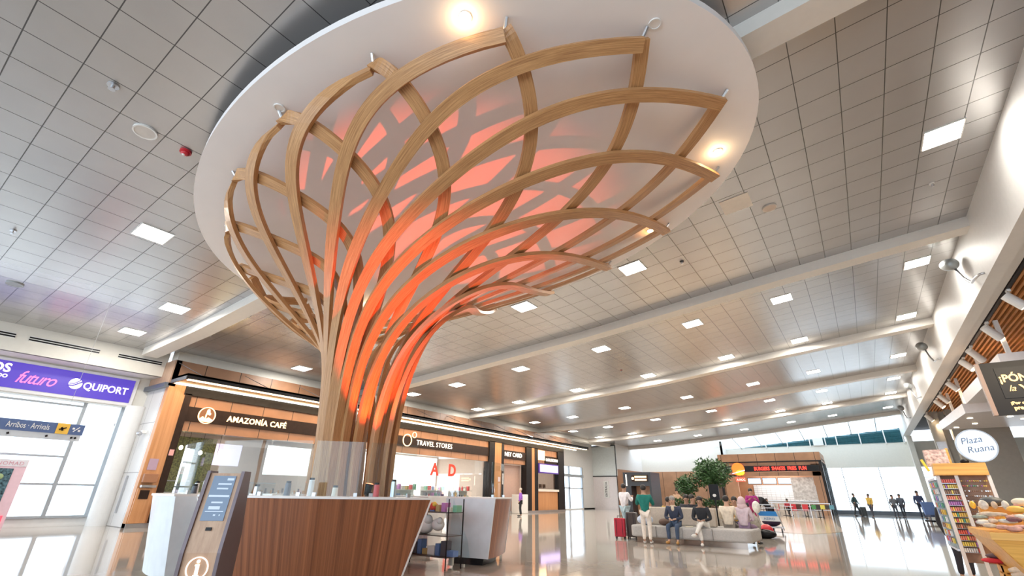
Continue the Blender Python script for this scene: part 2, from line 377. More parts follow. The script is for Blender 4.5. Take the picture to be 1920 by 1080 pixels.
fbox('trim_19', 29.8, 30.1, 0, 4.9, m_dark, -22.5, -21.98)
fbox('trim_20', 33.2, 34.0, 0, 4.9, m_dark, -22.5, -21.98)
fbox('wall_facade_fin', 34.0, 34.45, 0, 4.9, m_pillar)
fbox('trim_21', 34.45, 34.95, 0, 4.9, m_dark, -22.5, -21.98)
fbox('trim_22', 38.3, 39.4, 0, 4.9, m_dark, -22.5, -21.98)
fbox('baseboard_facade', 7.2, 39.4, 0, 0.14, m_steel, -22.32, -21.96)
b = MB(); b.box(-22.6,-22.0,7.2,57.8,6.16,6.62); struct(b.build('trim_23', m_cream))
# ceiling vents in the left fascia
for y0, y1 in ((-2.5,.2),(1.0,2.55),(2.9,4.9),(5.5,7.0)):
    t = thing('linear_vent', None, 'vent', (-22.94, y0, 6.0)); 
    b = MB(); b.box(-22.945,-22.935,y0,y1,6.0,6.16); b.build('backing', m_black, t)
    for z in (6.0,6.08,6.16):
        b = MB(); b.box(-22.95,-22.92,y0,y1,z-.012,z+.012); b.build('vane', m_white, t)
    t['group'] = 'linear vents in the left fascia'; t['label'] = 'slim linear air vent in the white fascia above the left windows'
# canopy
ct = thing('shop_canopy', 'long suspended canopy with amber wood soffit and two lit strips over the shopfronts', 'canopy', (-22,7.2,5.15))
b = MB(); b.box(-20.58,-20.5,7.2,41.5,5.22,5.42); b.box(-22,-20.5,7.2,41.5,5.34,5.42); b.build('outer_fascia', m_dark, ct)
b = MB(); b.box(-22.0,-20.58,7.2,7.28,5.2,5.42); b.build('end_fascia', mat('grey_blue_metal',(0.16,0.18,0.22),0.3,0.5), ct)
b = MB(); b.box(-21.95,-20.6,7.3,41.4,5.24,5.32); b.build('soffit', m_canopywood, ct)
b = MB(); b.box(-20.75,-20.62,7.3,41.4,5.19,5.24); b.build('light_strip', m_led, ct)
b = MB(); b.box(-21.85,-21.72,7.3,41.4,5.19,5.24); b.build('light_strip', m_led, ct)
for y in [7.3+2.7*i for i in range(13)]:
    b = MB(); b.tube([(-20.56,y+.5,5.4),(-21.99,y,6.05)], .012, 5); b.build('stay_cable', m_steel, ct)
for i in range(7):
    l = light('canopy_glow', 'AREA', (-21.2, 9.8+4.7*i, 5.14), 26, (1,.72,.42), (0,0,0), 4.4, None); l.data.shape = 'RECTANGLE'; l.data.size = .5; l.data.size_y = 4.4; l.parent = None
# canopy return bar
b = MB(); b.box(-24.6,-22.0,7.02,7.2,5.05,5.22); rb = b.build('trim_24', mat('grey_blue_metal',(0.16,0.18,0.22),0.3,0.5)); struct(rb)
# shop interiors
m_shopwhite = emit('lit_shop_wall', (1.0,0.97,0.92), 0.9, (0.8,0.8,0.8))
m_interior = mat('shop_interior', (0.62,0.50,0.42), 0.5)
b = MB(); b.box(-27.6,-27.4,7.35,39.4,0,4.9); b.box(-27.4,-22.4,14.9,15.1,0,4.9); b.box(-27.4,-22.4,28.6,28.8,0,4.9); b.box(-27.4,-22.4,33.6,33.8,0,4.9); b.box(-27.4,-22.4,39.2,39.4,0,4.9); b.box(-27.4,-22.4,7.35,7.5,0,4.9)
struct(b.build('wall_shop_interior', m_interior))
b = MB(); b.box(-27.5,-22.3,7.35,39.4,3.9,4.0); struct(b.build('ceiling_shop', m_white))
for y, p in ((11.5,36),(18.5,110),(24.5,110),(31.5,45),(36.5,50)):
    light('shop_light', 'AREA', (-24.6,y,3.85), p, (1,.95,.88), (0,0,0), 2.5)
# storefront glazing
for k, (y0, y1) in enumerate(((8.1,14.9),(15.1,28.3))):
    b = MB(); b.box(-22.2,-22.17,y0,y1,0.1,3.47); struct(b.build('window_%d' % (5+k), m_shopglass))
# entrance recess beyond the shops
b = MB(); b.box(-24.6,-24.3,39.4,50,4.0,6.5); b.box(-24.6,-24.3,39.4,50,0,.1); b.box(-24.6,-24.3,47.5,50,0,4.0); struct(b.build('wall_recess', m_white))
b = MB(); b.box(-24.5,-24.46,39.4,47.5,.1,4.0); struct(b.build('window_7', m_winglass))
b = MB()
for y in (39.5,42.0,44.6,47.4): b.box(-24.46,-24.3,y-.08,y+.08,.1,4.0)
b.box(-24.46,-24.2,39.4,47.5,3.0,3.25); b.box(-24.46,-24.3,39.4,47.5,1.9,2.0)
struct(b.build('trim_25', m_alu))
b = MB(); b.box(-24.4,-21.5,50,50.2,3.25,6.4); struct(b.build('wall_portal_upper', mat('portal_white',(0.72,0.77,0.76),0.25)))
b = MB(); b.box(-24.4,-21.5,50,50.06,0,3.2); struct(b.build('window_8', mat('frosted_panel',(0.78,0.72,0.72),0.25)))
b = MB(); b.bar((-24.3,49.95,6.3),(-21.5,49.95,6.35),.07); b.bar((-21.5,49.95,6.35),(-21.5,49.95,3.2),.07); b.bar((-24.4,49.95,3.22),(-21.5,49.95,3.22),.07); b.bar((-21.5,49.95,3.2),(-21.5,49.95,0),.05)
struct(b.build('trim_26', m_black))
b = MB(); b.box(-22.2,-21.6,50.25,58,3.95,6.55); struct(b.build('wall_left_far', m_white))
b = MB(); b.box(-22.2,-21.55,50.3,58,0,3.95); struct(b.build('wall_left_far_lower', m_facade))
b = MB(); b.box(-22,-12.2,58,58.2,3.95,7.05); struct(b.build('wall_back', m_cream))
b = MB(); b.box(-22,-12.2,57.9,58.2,0,3.95); struct(b.build('wall_back_lower', m_facade_x))
b = MB(); b.box(-12.4,-12.2,58,60,3.9,7.1); struct(b.build('wall_back_return', m_white))

# ================================================================== TREE SCULPTURE
NR, CX, CY, EA, EB, T0 = 16.0, -6.395, 6.686, 5.88, 4.172, (-8.35, 6.4)
PF = [0.6298, 0.8058, 6.0688, 0.0785, 0.81, -0.0624, -0.0753, 0.6033, 0.5926, 0.5658, 0.6259, 2.5124, 4.4522, 4.9274, 5.4864, 0.7918, 0.7826, 2.1152, 2.0749, 4.0615, 0.7565, 0.7601, 0.7904, 0.8646, 0.9407, 0.1972, 0.1967, 0.1852, 0.0819, 0.0822, 0.0588]
XF = [0.2694, 0.1042, -0.1887, 0.0445, 0.4585, -0.2076, 0.5348, 0.2066, -1.0231, -0.4603, -0.1717, 0.3933, 0.2462, 0.0306]
_ph = [2*PI*i/2000 for i in range(2001)]; _s = [0.0]
for a0, a1 in zip(_ph, _ph[1:]): _s.append(_s[-1]+math.hypot(EA*(math.cos(a1)-math.cos(a0)), EB*(math.sin(a1)-math.sin(a0))))
import bisect
def E(tau):
    v = (tau % 1)*_s[-1]; i = min(bisect.bisect_right(_s, v)-1, 1999); f = (v-_s[i])/(_s[i+1]-_s[i]); ph = _ph[i]+f*(_ph[i+1]-_ph[i]); return math.cos(ph), math.sin(ph)
def bern(c, t):
    n = len(c)-1; return sum(c[i]*comb(n, i)*t**i*(1-t)**(n-i) for i in range(n+1))
wC = [0]+PF[5:10]+[1]; raC = [PF[0]]+PF[10:15]+[EA]; rbC = [PF[1]]+PF[15:20]+[EB]; sC = [0]+PF[20:25]+[1]; dC = PF[25:31]+[0]
def rib_pt(j, fam, t):
    w, ra, rb, s, dl = (bern(c, t) for c in (wC, raC, rbC, sC, dC))
    tau0 = PF[4]+(j-4)/16.0
    sg = -1 if fam == 'A' else 1; tau = tau0+sg*dl; u = 2*PI*tau; k = 0 if fam == 'A' else 2
    tau += dl*sg*(XF[k]*math.cos(u)+XF[k+1]*math.sin(u)) + t*(1-t)*(XF[4]+XF[5]*math.cos(u)+XF[6]*math.sin(u))*.3
    ex, ey = E(tau); bump = 4*t*(1-t)
    x = T0[0]+(CX-T0[0])*w+ra*ex+bump*(XF[7]*ey+XF[9]*math.cos(2*u)+XF[10]*math.sin(2*u))
    y = T0[1]+(CY-T0[1])*w+rb*ey+bump*(XF[8]*ex+XF[11]*math.cos(2*u))
    zt = H_CAM+PF[2]-(.12 if fam == 'A' else 0)+PF[3]*x
    return Vector((x, y, zt*(s+bump*(XF[12]*math.cos(u)+XF[13]*math.sin(u))*.1)))
def rib_mesh(j, fam, name, parent, width=.205, thick=.085, n=64):
    t_ = [0.0 + i/(n-1) for i in range(n)]; prevN = None
    P = [rib_pt(j, fam, t) for t in t_]; Q = [rib_pt(j+.02, fam, t) for t in t_]
    bm = bmesh.new(); uvl = bm.loops.layers.uv.new('UVMap'); rings = []; dist = 0; ds = []
    for i in range(n):
        T = (P[min(i+1,n-1)]-P[max(i-1,0)]).normalized(); Rg = (Q[i]-P[i])
        Rg = (Rg-T*Rg.dot(T)).normalized(); Nn = T.cross(Rg)
        cen = Vector((T0[0]+(CX-T0[0])*bern(wC,t_[i]), T0[1]+(CY-T0[1])*bern(wC,t_[i]), P[i].z+2.5))
        if (prevN is None and Nn.dot(cen-P[i]) < 0) or (prevN is not None and Nn.dot(prevN) < 0): Nn = -Nn
        prevN = Nn.copy()
        off = Nn*(.20*(1-abs(Nn.z))*min(1, (1-t_[i])/.45)) if fam == 'B' else Vector((0,0,0))
        tw = math.radians(34)*max(0, 1-t_[i]/.42)**.7*(1 if fam == 'A' else -1); Rg, Nn = Rg*math.cos(tw)+Nn*math.sin(tw), Nn*math.cos(tw)-Rg*math.sin(tw)
        width = .205-.055*max(0, 1-t_[i]/.4)
        c = P[i]+off
        if i: dist += (P[i]-P[i-1]).length
        ds.append(dist)
        rings.append([bm.verts.new(c+Rg*width/2*a+Nn*thick/2*b2) for a, b2 in ((-1,-1),(1,-1),(1,1),(-1,1))])
    offx = (j*7.3+(3.1 if fam == 'A' else 0))
    for i in range(n-1):
        for k in range(4):
            f = bm.faces.new((rings[i][k], rings[i][(k+1)%4], rings[i+1][(k+1)%4], rings[i+1][k]))
            uu = (0, .2, .28, .48, .56)
            for lp, (a, d_) in zip(f.loops, ((uu[k],ds[i]),(uu[k+1],ds[i]),(uu[k+1],ds[i+1]),(uu[k],ds[i+1]))): lp[uvl].uv = (d_+offx, a+offx)
    for r in (rings[0], rings[-1]):
        f = bm.faces.new(r)
        for lp in f.loops: lp[uvl].uv = (0.1+offx, .2)
    bmesh.ops.recalc_face_normals(bm, faces=bm.faces)
    bm.transform(Matrix.Translation(-Vector(parent.location)))
    me = bpy.data.meshes.new(name); bm.to_mesh(me); bm.free(); me.materials.append(m_oak)
    o = bpy.data.objects.new(name, me); C.objects.link(o); o.parent = parent; return o
tree = thing('tree_sculpture', 'giant tree-shaped sculpture of crossing curved oak ribs rising from the round kiosk', 'sculpture', (T0[0], T0[1], 0))
for fam in 'AB':
    for k in range(16): rib_mesh(k, fam, 'rib', tree)
# disc
dc = thing('ceiling_disc', 'huge oval white plaster disc hanging over the tree sculpture', 'ceiling disc', (-6.42,6.55,7.0))
b = MB(); n = 128
def dz(x): return H_CAM+6.2+.08*x
lo_ = [b.bm.verts.new((-6.42+6.47*math.cos(2*PI*k/n), 6.55+4.64*math.sin(2*PI*k/n), dz(-6.42+6.47*math.cos(2*PI*k/n)))) for k in range(n)]
hi_ = [b.bm.verts.new((v.co.x, v.co.y, v.co.z+.14)) for v in lo_]
b.bm.faces.new(lo_[::-1]); b.bm.faces.new(hi_)
for k in range(n): b.bm.faces.new((lo_[k], lo_[(k+1)%n], hi_[(k+1)%n], hi_[k]))
b.build('disc_panel', m_disc, dc)
b = MB()
for x, y in ((-10,5),(-10,8.3),(-3,5),(-3,8.3),(-6.4,3.4),(-6.4,9.7)): b.tube([(x,y,dz(x)+.13),(x,y,zceil(x)+.02)], .02, 6)
b.build('hanger_rods', m_steel, dc)
m_warmbulb = emit('warm_bulb', (1.0,.74,.40), 30)
for k, (x, y, on, lab) in enumerate(((-3.04,3.06,1,'lit warm downlight in the white disc near its upper tip'),(-.89,8.04,1,'lit warm downlight at the right edge of the white disc'),(-2.92,9.9,1,'lit warm downlight in the white disc low on the right, behind a rib'),(-11.3,8.2,1,'lit warm downlight in the disc seen between the trunk ribs'),(-6.41,2.4,0,'unlit round downlight near the upper left edge of the disc'),(-.97,4.75,0,'unlit round downlight near the top right edge of the disc'))):
    t = thing('downlight', lab, 'downlight', (x,y,dz(x)))
    b = MB(); b.ring((x,y,dz(x)-.008),.09,.02,.02,'Z',24); b.build('trim_ring', m_white, t)
    b = MB(); b.cyl((x,y,dz(x)-.004),.07,.008,24); b.build('lens', m_warmbulb if on else mat('unlit_lens',(.8,.76,.72),.3), t)
    if on: light('downlight_glow', 'POINT', (x,y,dz(x)-.14), 3, (1,.7,.38), size=.05)
# tiny steel brackets that tie the rib tips to the disc
bt = tree
for k in range(16):
    p = rib_pt(k, 'B', 1.0); b = MB(); b.tube([(p.x,p.y,p.z),(p.x+(p.x-CX)*.02,p.y+(p.y-CY)*.02,dz(p.x)-.001)], .025, 6); b.build('bracket', m_steel, bt)
# coloured spotlights that shine up the ribs
def uplight(pos, tgt, power, col, ang, lab, size=.03):
    t = thing('uplight', lab, 'spotlight', pos)
    b = MB(); d = (Vector(tgt)-Vector(pos)).normalized(); p = Vector(pos)
    b.tube([p-d*.2, p-d*.02], [.05,.07], 16); b.build('housing', m_black, t)
    b = MB(); b.tube([p-d*.02, p-d*.012], [.06,.06], 16); b.build('lens', emit('red_lens',(1,.12,.05),6), t)
    b = MB(); b.box(pos[0]-.04,pos[0]+.04,pos[1]-.04,pos[1]+.04,1.0,pos[2]-.15); b.build('stand', m_black, t)
    l = light('uplight_beam', 'SPOT', tuple(p+d*.01), power, col, size=size, spot=ang, blend=.4); aim(l, tgt); return l
uplight((-7.1,5.75,1.45), (-6.7,6.45,7), 560, (1,.085,.02), math.radians(70), 'black red-lensed spotlight inside the kiosk aimed up at the right of the trunk')

# ================================================================== CEILING FITTINGS
def ceil_root(name, lab, cat, x, y, group=None, dz_=0.0): return thing(name, lab, cat, (x, y, zceil(x)+dz_), 0, group)
slope = lambda x: math.atan((zceil(x+.3)-zceil(x-.3))/.6)
cols = (3.05,-1.0,-4.3,-8.4,-12.8,-17.0,-20.4)
spots = {11.6:(3.05,), 12.6:(-4.4,-8.45), 11.7:(-13.0,-20.4), 5.1:(-17.19,-20.69), 2.9:(-12.95,),
         18.8:cols, 24.8:cols, 32.0:cols, 38.4:cols, 43.8:cols, 50.9:cols[:-1]}
proto = None; rows = {18.8:'second',24.8:'third',32.0:'fourth',38.4:'fifth',43.8:'sixth',50.9:'farthest'}
coln = {3.05:'nearest the right wall',-1.0:'second from the right wall',-4.3:'third from the right wall',-8.4:'fourth from the right wall',-12.8:'third from the shop side',-17.0:'second from the shop side',-20.4:'nearest the shopfronts'}
near = {(3.05,11.6):'large lit square ceiling panel at upper right near the wall',(-4.4,12.6):'lit square ceiling panel just right of the disc edge',(-8.45,12.6):'lit square ceiling panel below the lower disc edge beside the rib fan',(-13.0,11.7):'lit square ceiling panel glimpsed between the right trunk ribs',(-20.4,11.7):'lit square ceiling panel just left of the trunk above the cafe',(-17.19,5.1):'lit square ceiling panel at left, middle of the three on that side',(-20.69,5.1):'lit square ceiling panel at left, just above the linear vents',(-12.95,2.9):'biggest lit square ceiling panel left of the white disc'}
for y, xs_ in spots.items():
    for x in xs_:
        lab = near.get((x,y)) or 'lit square ceiling panel in the %s row along the hall, %s' % (rows[y], coln[x])
        if proto is None:
            t = thing('ceiling_light', lab, 'ceiling light', (x,y,zceil(x)-.006))
            b = MB(); b.box(-.33,.33,-.33,.33,-.012,.004); b.build('diffuser', m_panel, t, world=False)
            b = MB()
            for a in (-1,1): b.box(-.35,.35,a*.34-.012,a*.34+.012,-.016,.004); b.box(a*.34-.012,a*.34+.012,-.35,.35,-.016,.004)
            b.build('frame', m_white, t, world=False); proto = t
        else: t = dup(proto, (x,y,zceil(x)-.006), None, lab)
        t.rotation_euler = (0,-slope(x),0)
        t['group'] = 'square light panels in the hall ceiling'
        l = light('panel_light', 'AREA', (x,y,zceil(x)-.05), (8 if y > 50 else 16 if x > 2 else 26 if y > 43 else 55), (1,.95,.87), (0,0,0), .6)
def flat_round(name, lab, cat, x, y, r, m1, m2, h=.03, sx=1.0):
    t = ceil_root(name, lab, cat, x, y)
    b = MB(); b.cyl((x,y,zceil(x)-h/2),r*.88,h,28); o = b.build('grille', m2, t)
    b = MB(); b.ring((x,y,zceil(x)-h/2),r,r*.14,h*1.3,'Z',28); b.build('rim', m1, t)
    t.rotation_euler = (0,-slope(x),0); return t
m_spk = mat('speaker_grille',(.62,.56,.50),.6); m_rim = mat('speaker_rim',(.8,.78,.74),.4)
flat_round('ceiling_speaker','round ceiling speaker with white rim left of the red detector','speaker',-9.36,1.44,.19,m_rim,m_spk)
flat_round('ceiling_speaker','round beige ceiling speaker right of the blank white tile','speaker',-.42,12.01,.17,m_spk,mat('speaker_beige',(.66,.55,.46),.6))
flat_round('ceiling_speaker','faint round grey speaker low at the left edge of the ceiling','speaker',-18.68,1.59,.19,mat('grey_rim',(.4,.42,.44),.5),mat('grey_grille',(.36,.39,.42),.6))
flat_round('ceiling_speaker','round speaker near the security camera end of the ceiling','speaker',-9.9,11.4,.17,m_rim,m_spk)
def sprink(x, y, lab, m, r=.06):
    t = ceil_root('sprinkler', lab, 'sprinkler', x, y)
    z = zceil(x); b = MB(); b.cyl((x,y,z-.01),r,.02,20); b.build('escutcheon', m, t)
    b = MB(); b.cyl((x,y,z-.045),r*.35,.07,12); b.cyl((x,y,z-.085),r*.6,.008,12); b.build('nozzle', m_steel, t)
sprink(-8.64,.73,'chrome and black ceiling sprinkler above the left speaker',m_steel,.085)
sprink(-15.2,.86,'small sprinkler at the far left edge of the ceiling',m_steel)
sprink(3.03,13.63,'small white sprinkler below the large upper right light panel',m_white)
sprink(-3.07,13.27,'small dark sprinkler on the ceiling right of the disc',m_black)
sprink(-16.0,6.9,'small dark sprinkler seen between the left ribs beyond the beam',m_black,.09)
sprink(-9.1,22.73,'tiny red and dark sprinkler in the middle of the far ceiling',m_red,.05)
t = ceil_root('smoke_detector','red domed fire detector on the grey ceiling left of the disc','smoke detector',-9.34,2.11)
z = zceil(-9.34); b = MB(); b.cyl((-9.34,2.11,z-.02),.1,.04,28); b.build('base', m_red, t)
b = MB(); b.ell((-9.34,2.11,z-.05),(.075,.075,.05)); b.build('dome', m_red, t, smooth=True)
b = MB(); b.ell((-9.34,2.09,z-.09),(.03,.03,.02)); b.build('lens', m_white, t, smooth=True)
t = tag(MB().obox((-1.08,11.26,zceil(-1.08)-.008),(.68,.68,.014),ry=-slope(-1.08)).build('blank_ceiling_tile', mat('cream_tile',(.80,.74,.66),.5)),'blank cream ceiling tile without a lamp, right of the disc','ceiling tile')
# security cameras / floodlights on the right wall
for k, (y, lab) in enumerate(((18.3,'grey floodlight on a bent arm, nearest on the upper right wall'),(28.6,'grey floodlight on a bent arm, second along the upper right wall'),(38.9,'grey floodlight on a bent arm, third along the upper right wall'),(48.5,'grey floodlight on a bent arm, farthest on the upper right wall'))):
    t = thing('wall_floodlight', lab, 'floodlight', (4.0,y,7.6), 0, 'floodlights on the right wall')
    b = MB(); b.tube([(4.0,y-1.5,7.05),(3.9,y-1.45,7.05),(3.85,y-1.2,7.05),(3.85,y-.7,7.1),(3.8,y-.35,7.4),(3.75,y-.1,7.85)], .035, 8); b.build('arm', m_steel, t, smooth=True)
    b = MB(); b.tube([(3.62,y+.25,8.12),(3.66,y+.1,8.06),(3.7,y-.05,8.0),(3.72,y-.2,7.95),(3.73,y-.26,7.93)], [.14,.19,.2,.17,.1], 16); b.build('head', mat('flood_grey',(.36,.38,.38),.4,.4), t, smooth=True)
    b = MB(); b.tube([(3.60,y+.27,8.13),(3.615,y+.255,8.125)], .13, 16); b.build('lens', m_steel, t)
for k, (y, dy, lab) in enumerate(((18.3,.0,'white cylindrical track spotlight, nearest along the timber slats'),(21.6,.2,'white cylindrical track spotlight, second from the near end'),(24.9,.3,'white cylindrical track spotlight, third from the near end, tilted outwards'),(26.9,-.2,'white cylindrical track spotlight hanging straight below the third'),(31.7,0,'white cylindrical track spotlight, fifth along the slats'),(35.5,.1,'white cylindrical track spotlight, sixth along the slats'),(37.5,-.1,'white cylindrical track spotlight, seventh along the slats'),(43.8,0,'white cylindrical track spotlight, farthest along the slats'))):
    t = thing('track_spotlight', lab, 'spotlight', (4.66,y,6.95), 0, 'white track spotlights')
    b = MB(); b.box(4.62,4.7,y-.1,y+.1,6.86,6.95); b.build('adapter', m_white, t)
    b = MB(); a = Vector((4.55,y,6.78)); e = Vector((4.85+.2*dy,y+dy,6.36)); b.tube([a,e], .13, 20); b.build('barrel', m_white, t, smooth=False)
    b = MB(); d = (e-a).normalized(); b.tube([e,e+d*.006], .115, 20); b.build('lens', emit('track_lens',(1,.72,.42),7), t)
    l = light('track_beam','SPOT',tuple(e+d*.03),90,(1,.72,.45),size=.08,spot=math.radians(90),blend=.6); aim(l, e+d)

# ================================================================== LEFT WINDOW BAY ITEMS
m_purple = emit('purple_lightbox', (0.06,0.035,0.34), .55, (0.05,0.03,0.22))
t = thing('lightbox_sign','purple lit billboard reading futuro and QUIPORT above the left windows','sign',(-24.05,2,4.4))
b = MB(); b.box(-24.1,-24.0,-3.5,6.75,4.38,5.5); b.build('frame', m_white, t)
b = MB(); b.box(-24.0,-23.97,-3.4,6.62,4.5,5.4); b.build('face', m_purple, t)
text('DS', .42, (-23.965,2.42,5.02), *FX, m_signwhite, 'lettering', t, .01, bold=.012)
text('NDO', .17, (-23.965,2.52,4.82), *FX, m_signwhite, 'lettering', t, .01, bold=.006)
text('futuro', .62, (-23.965,3.12,4.72), *FX, emit('pink_letters',(1,.16,.36),.55), 'lettering', t, .01, shear=.45, sx=.80, spacing=.86)
text('QUIPORT', .38, (-23.965,5.02,4.80), *FX, m_signwhite, 'lettering', t, .01, sx=.88, bold=.006)
b = MB(); b.cyl((-23.963,4.78,4.95),.2,.012,32,'X'); b.build('emblem_disc', m_signwhite, t)
b = MB(); b.tube([(-23.95,4.58,4.86),(-23.95,4.72,4.87),(-23.95,4.86,4.97),(-23.95,4.98,5.06)],.026,6); b.tube([(-23.95,4.6,4.93),(-23.95,4.74,4.95),(-23.95,4.84,5.04),(-23.95,4.9,5.12)],.018,6); b.build('emblem_swoosh', m_purple, t)
t = thing('hanging_direction_sign','blue hanging Arribos Arrivals sign with a yellow pictogram square','sign',(-18,3.3,2.5))
b = MB(); b.box(-18.06,-17.98,.5,4.16,2.66,2.94); b.build('blue_panel', mat('sign_blue',(.10,.15,.30),.4), t)
b = MB(); b.box(-18.05,-17.99,.5,4.14,2.5,2.66); b.build('grey_panel', mat('sign_grey',(.55,.57,.60),.4), t)
text('Arribos · Arrivals', .21, (-17.972,2.56,2.735), *FX, m_white, 'lettering', t, .006, sx=.58)
b = MB(); b.box(-17.98,-17.965,3.56,3.83,2.66,2.94); b.build('yellow_square', mat('sign_yellow',(.85,.50,.08),.4), t)
b = MB(); b.obox((-17.955,3.69,2.8),(.01,.16,.03),rx=.4); b.obox((-17.955,3.68,2.79),(.01,.04,.1),rx=.4); b.build('plane_pictogram', m_dark, t)
b = MB(); b.bar((-17.97,3.93,2.74),(-17.97,4.05,2.87),.02); b.box(-17.975,-17.965,3.9,3.95,2.8,2.85); b.box(-17.975,-17.965,4.03,4.08,2.75,2.8); b.build('escalator_pictogram', m_white, t)
for y in (2.66,3.42,3.95,4.03): b = MB(); b.obox((-17.985,y,2.58),(.012,.05,.05),rx=.4); b.build('small_pictogram', m_dark, t)
b = MB(); b.tube([(-18.02,3.66,2.94),(-18.02,3.66,6.62)],.005,6); b.tube([(-18.02,1.0,2.94),(-18.02,1.0,6.62)],.005,6); b.build('hanger_rods', mat('wire_grey',(.45,.45,.46),.6), t)
t = thing('advertising_totem','pink and grey NOMAD advertising kiosk in front of the left windows','kiosk',(-23.5,3.7,0))
b = MB(); b.box(-23.75,-23.5,2.6,4.3,0,2.15); b.build('cabinet', mat('pale_pink',(.72,.50,.56),.4), t)
b = MB(); b.box(-23.5,-23.485,2.62,4.0,.5,1.86); b.build('window', mat('display_dark',(.07,.13,.16),.2,var=.8,scale=14), t)
b = MB(); b.box(-23.5,-23.48,2.62,4.28,1.93,2.15); b.build('header', mat('header_grey',(.68,.66,.70),.4), t)
text('NOMAD', .17, (-23.475,3.52,1.97), *FX, mat('rose_letters',(.62,.30,.36),.4), 'lettering', t, .006, sx=1.0, spacing=1.1)
b = MB(); b.box(-23.5,-23.48,3.7,4.2,0.0,.42); b.build('red_foot', emit('red_lit_foot',(1,.05,.08),.8), t)
for k, (y, z) in enumerate(((2.9,1.6),(3.3,1.6),(3.7,1.6),(2.9,1.2),(3.3,1.2),(3.7,1.2),(3.3,.8),(3.7,.8))):
    b = MB(); b.ell((-23.44,y,z),(.05,.12,.1),10,6); tag(b.build('travel_accessory', mat('acc%d'%(k%4),[(.1,.35,.4),(.5,.3,.4),(.3,.4,.2),(.15,.2,.35)][k%4],.5)), 'small travel accessory displayed in the NOMAD kiosk', 'travel accessory', 'accessories in the pink kiosk')
# door handle rods and dispenser
b = MB(); b.box(-23.25,-23.19,7.13,7.2,.45,1.75); tag(b.build('pull_handle', m_steel),'long vertical steel pull handle on the white side wall','handle')
t = thing('security_camera','small white dome camera on the white side wall','security camera',(-22.9,7.1,3.3))
b = MB(); b.box(-23.0,-22.8,7.05,7.2,3.3,3.4); b.build('bracket', m_white, t); b = MB(); b.ell((-22.9,7.0,3.28),(.1,.1,.08)); b.build('dome', m_steel, t, smooth=True)
t = thing('hand_sanitizer_dispenser','brown dispenser cabinet fixed to the orange pillar','dispenser',(-21.98,7.5,1.2))
b = MB(); b.box(-21.975,-21.82,7.25,7.72,1.5,1.82); b.build('dispenser_body', mat('copper_plastic',(.36,.17,.09),.35), t, bevel=.03)
b = MB(); b.box(-21.975,-21.75,7.25,7.72,1.34,1.42); b.build('drip_tray', m_steel, t)
b = MB(); b.box(-21.995,-21.9,7.22,7.75,.15,1.32); b.build('lower_panel', m_pillar, t); b = MB(); b.box(-21.9,-21.88,7.3,7.6,.95,1.25); b.build('slot', m_bronze, t)
t = tag(MB().box(-21.995,-21.98,7.32,7.62,1.95,2.35).build('notice_board', mat('mauve_notice',(.45,.32,.42),.4)),'mauve framed notice on the orange pillar above the dispenser','notice')
t = tag(MB().box(-21.975,-21.96,7.88,8.04,2.5,2.72).build('wall_sticker', mat('pink_sticker',(.8,.4,.38),.4)),'small pink sticker on the dark door frame','sticker')
t = thing('waste_bin','pale tapered waste bin beside the cafe pillar','bin',(-21.4,8.1,0))
b = MB(); b.tube([(-21.4,8.1,0),(-21.4,8.1,.85)],[.22,.27],20); b.build('bin_body', mat('bin_grey',(.55,.46,.42),.5), t); b = MB(); b.cyl((-21.4,8.1,.88),.28,.05,24); b.build('lid', mat('bin_lid',(.45,.36,.32),.5), t)

# ================================================================== SHOP SIGNS AND STOCK
def sign_band(y0, y1, z0, z1, lab):
    t = thing('shop_sign', lab, 'sign', (-22.1,(y0+y1)/2,(z0+z1)/2)); b = MB(); b.box(-22.12,-22.04,y0,y1,z0,z1); b.build('sign_band', m_bronze, t); return t
t = sign_band(8.1,28.3-13.3,3.85,4.42,'dark sign band reading AMAZONIA CAFE with a round glowing emblem')
text('AMAZONÍA CAFÉ', .33, (-22.03,9.72,4.02), *FX, m_signwarm, 'lettering', t, .03, sx=.97, spacing=1.1, bold=.008)
b = MB(); b.ring((-22.0,8.87,4.15),.34,.035,.04); b.build('emblem_ring', m_signwarm, t)
b = MB(); b.cyl((-22.02,8.87,4.15),.31,.02,32,'X'); b.build('emblem_disc', mat('emblem_brown',(.25,.11,.05),.4), t)
b = MB(); b.ell((-22.0,8.9,4.3),(.012,.07,.12),12,8); b.ell((-22.0,8.97,4.22),(.012,.05,.06),12,8); b.ell((-22.0,8.84,4.12),(.012,.03,.12),12,8)
b.prism([(-22.0,8.6,3.98),(-22.0,8.72,4.1),(-22.0,8.84,4.0),(-22.0,8.95,4.08),(-22.0,9.13,3.99),(-22.0,9.0,3.89),(-22.0,8.75,3.89)],(.015,0,0)); b.build('emblem_figure', m_signwarm, t)
t = sign_band(15.3,28.3,3.85,4.42,'dark sign band reading TRAVEL STORES with a round emblem')
text('TRAVEL STORES', .42, (-22.03,21.0,4.0), *FX, m_signwhite, 'lettering', t, .03, sx=1.0, spacing=1.1)
b = MB(); b.ring((-22.0,20.2,4.2),.36,.05,.04); b.ring((-22.0,20.75,4.55),.18,.04,.04); b.build('emblem_rings', m_signwarm, t)
t = sign_band(30.1,33.2,3.8,4.4,'small dark sign band ending in CARD over the narrow shop')
text('NET CARD', .42, (-22.03,30.25,3.98), *FX, m_signwhite, 'lettering', t, .03, sx=1.15, bold=.01)
t = sign_band(36.2,38.3,3.75,4.35,'small dark sign band reading GLOBAL EXCHANGE')
text('GLOBAL EXCHANGE', .34, (-22.03,36.28,3.95), *FX, m_signwhite, 'lettering', t, .03, sx=.66)
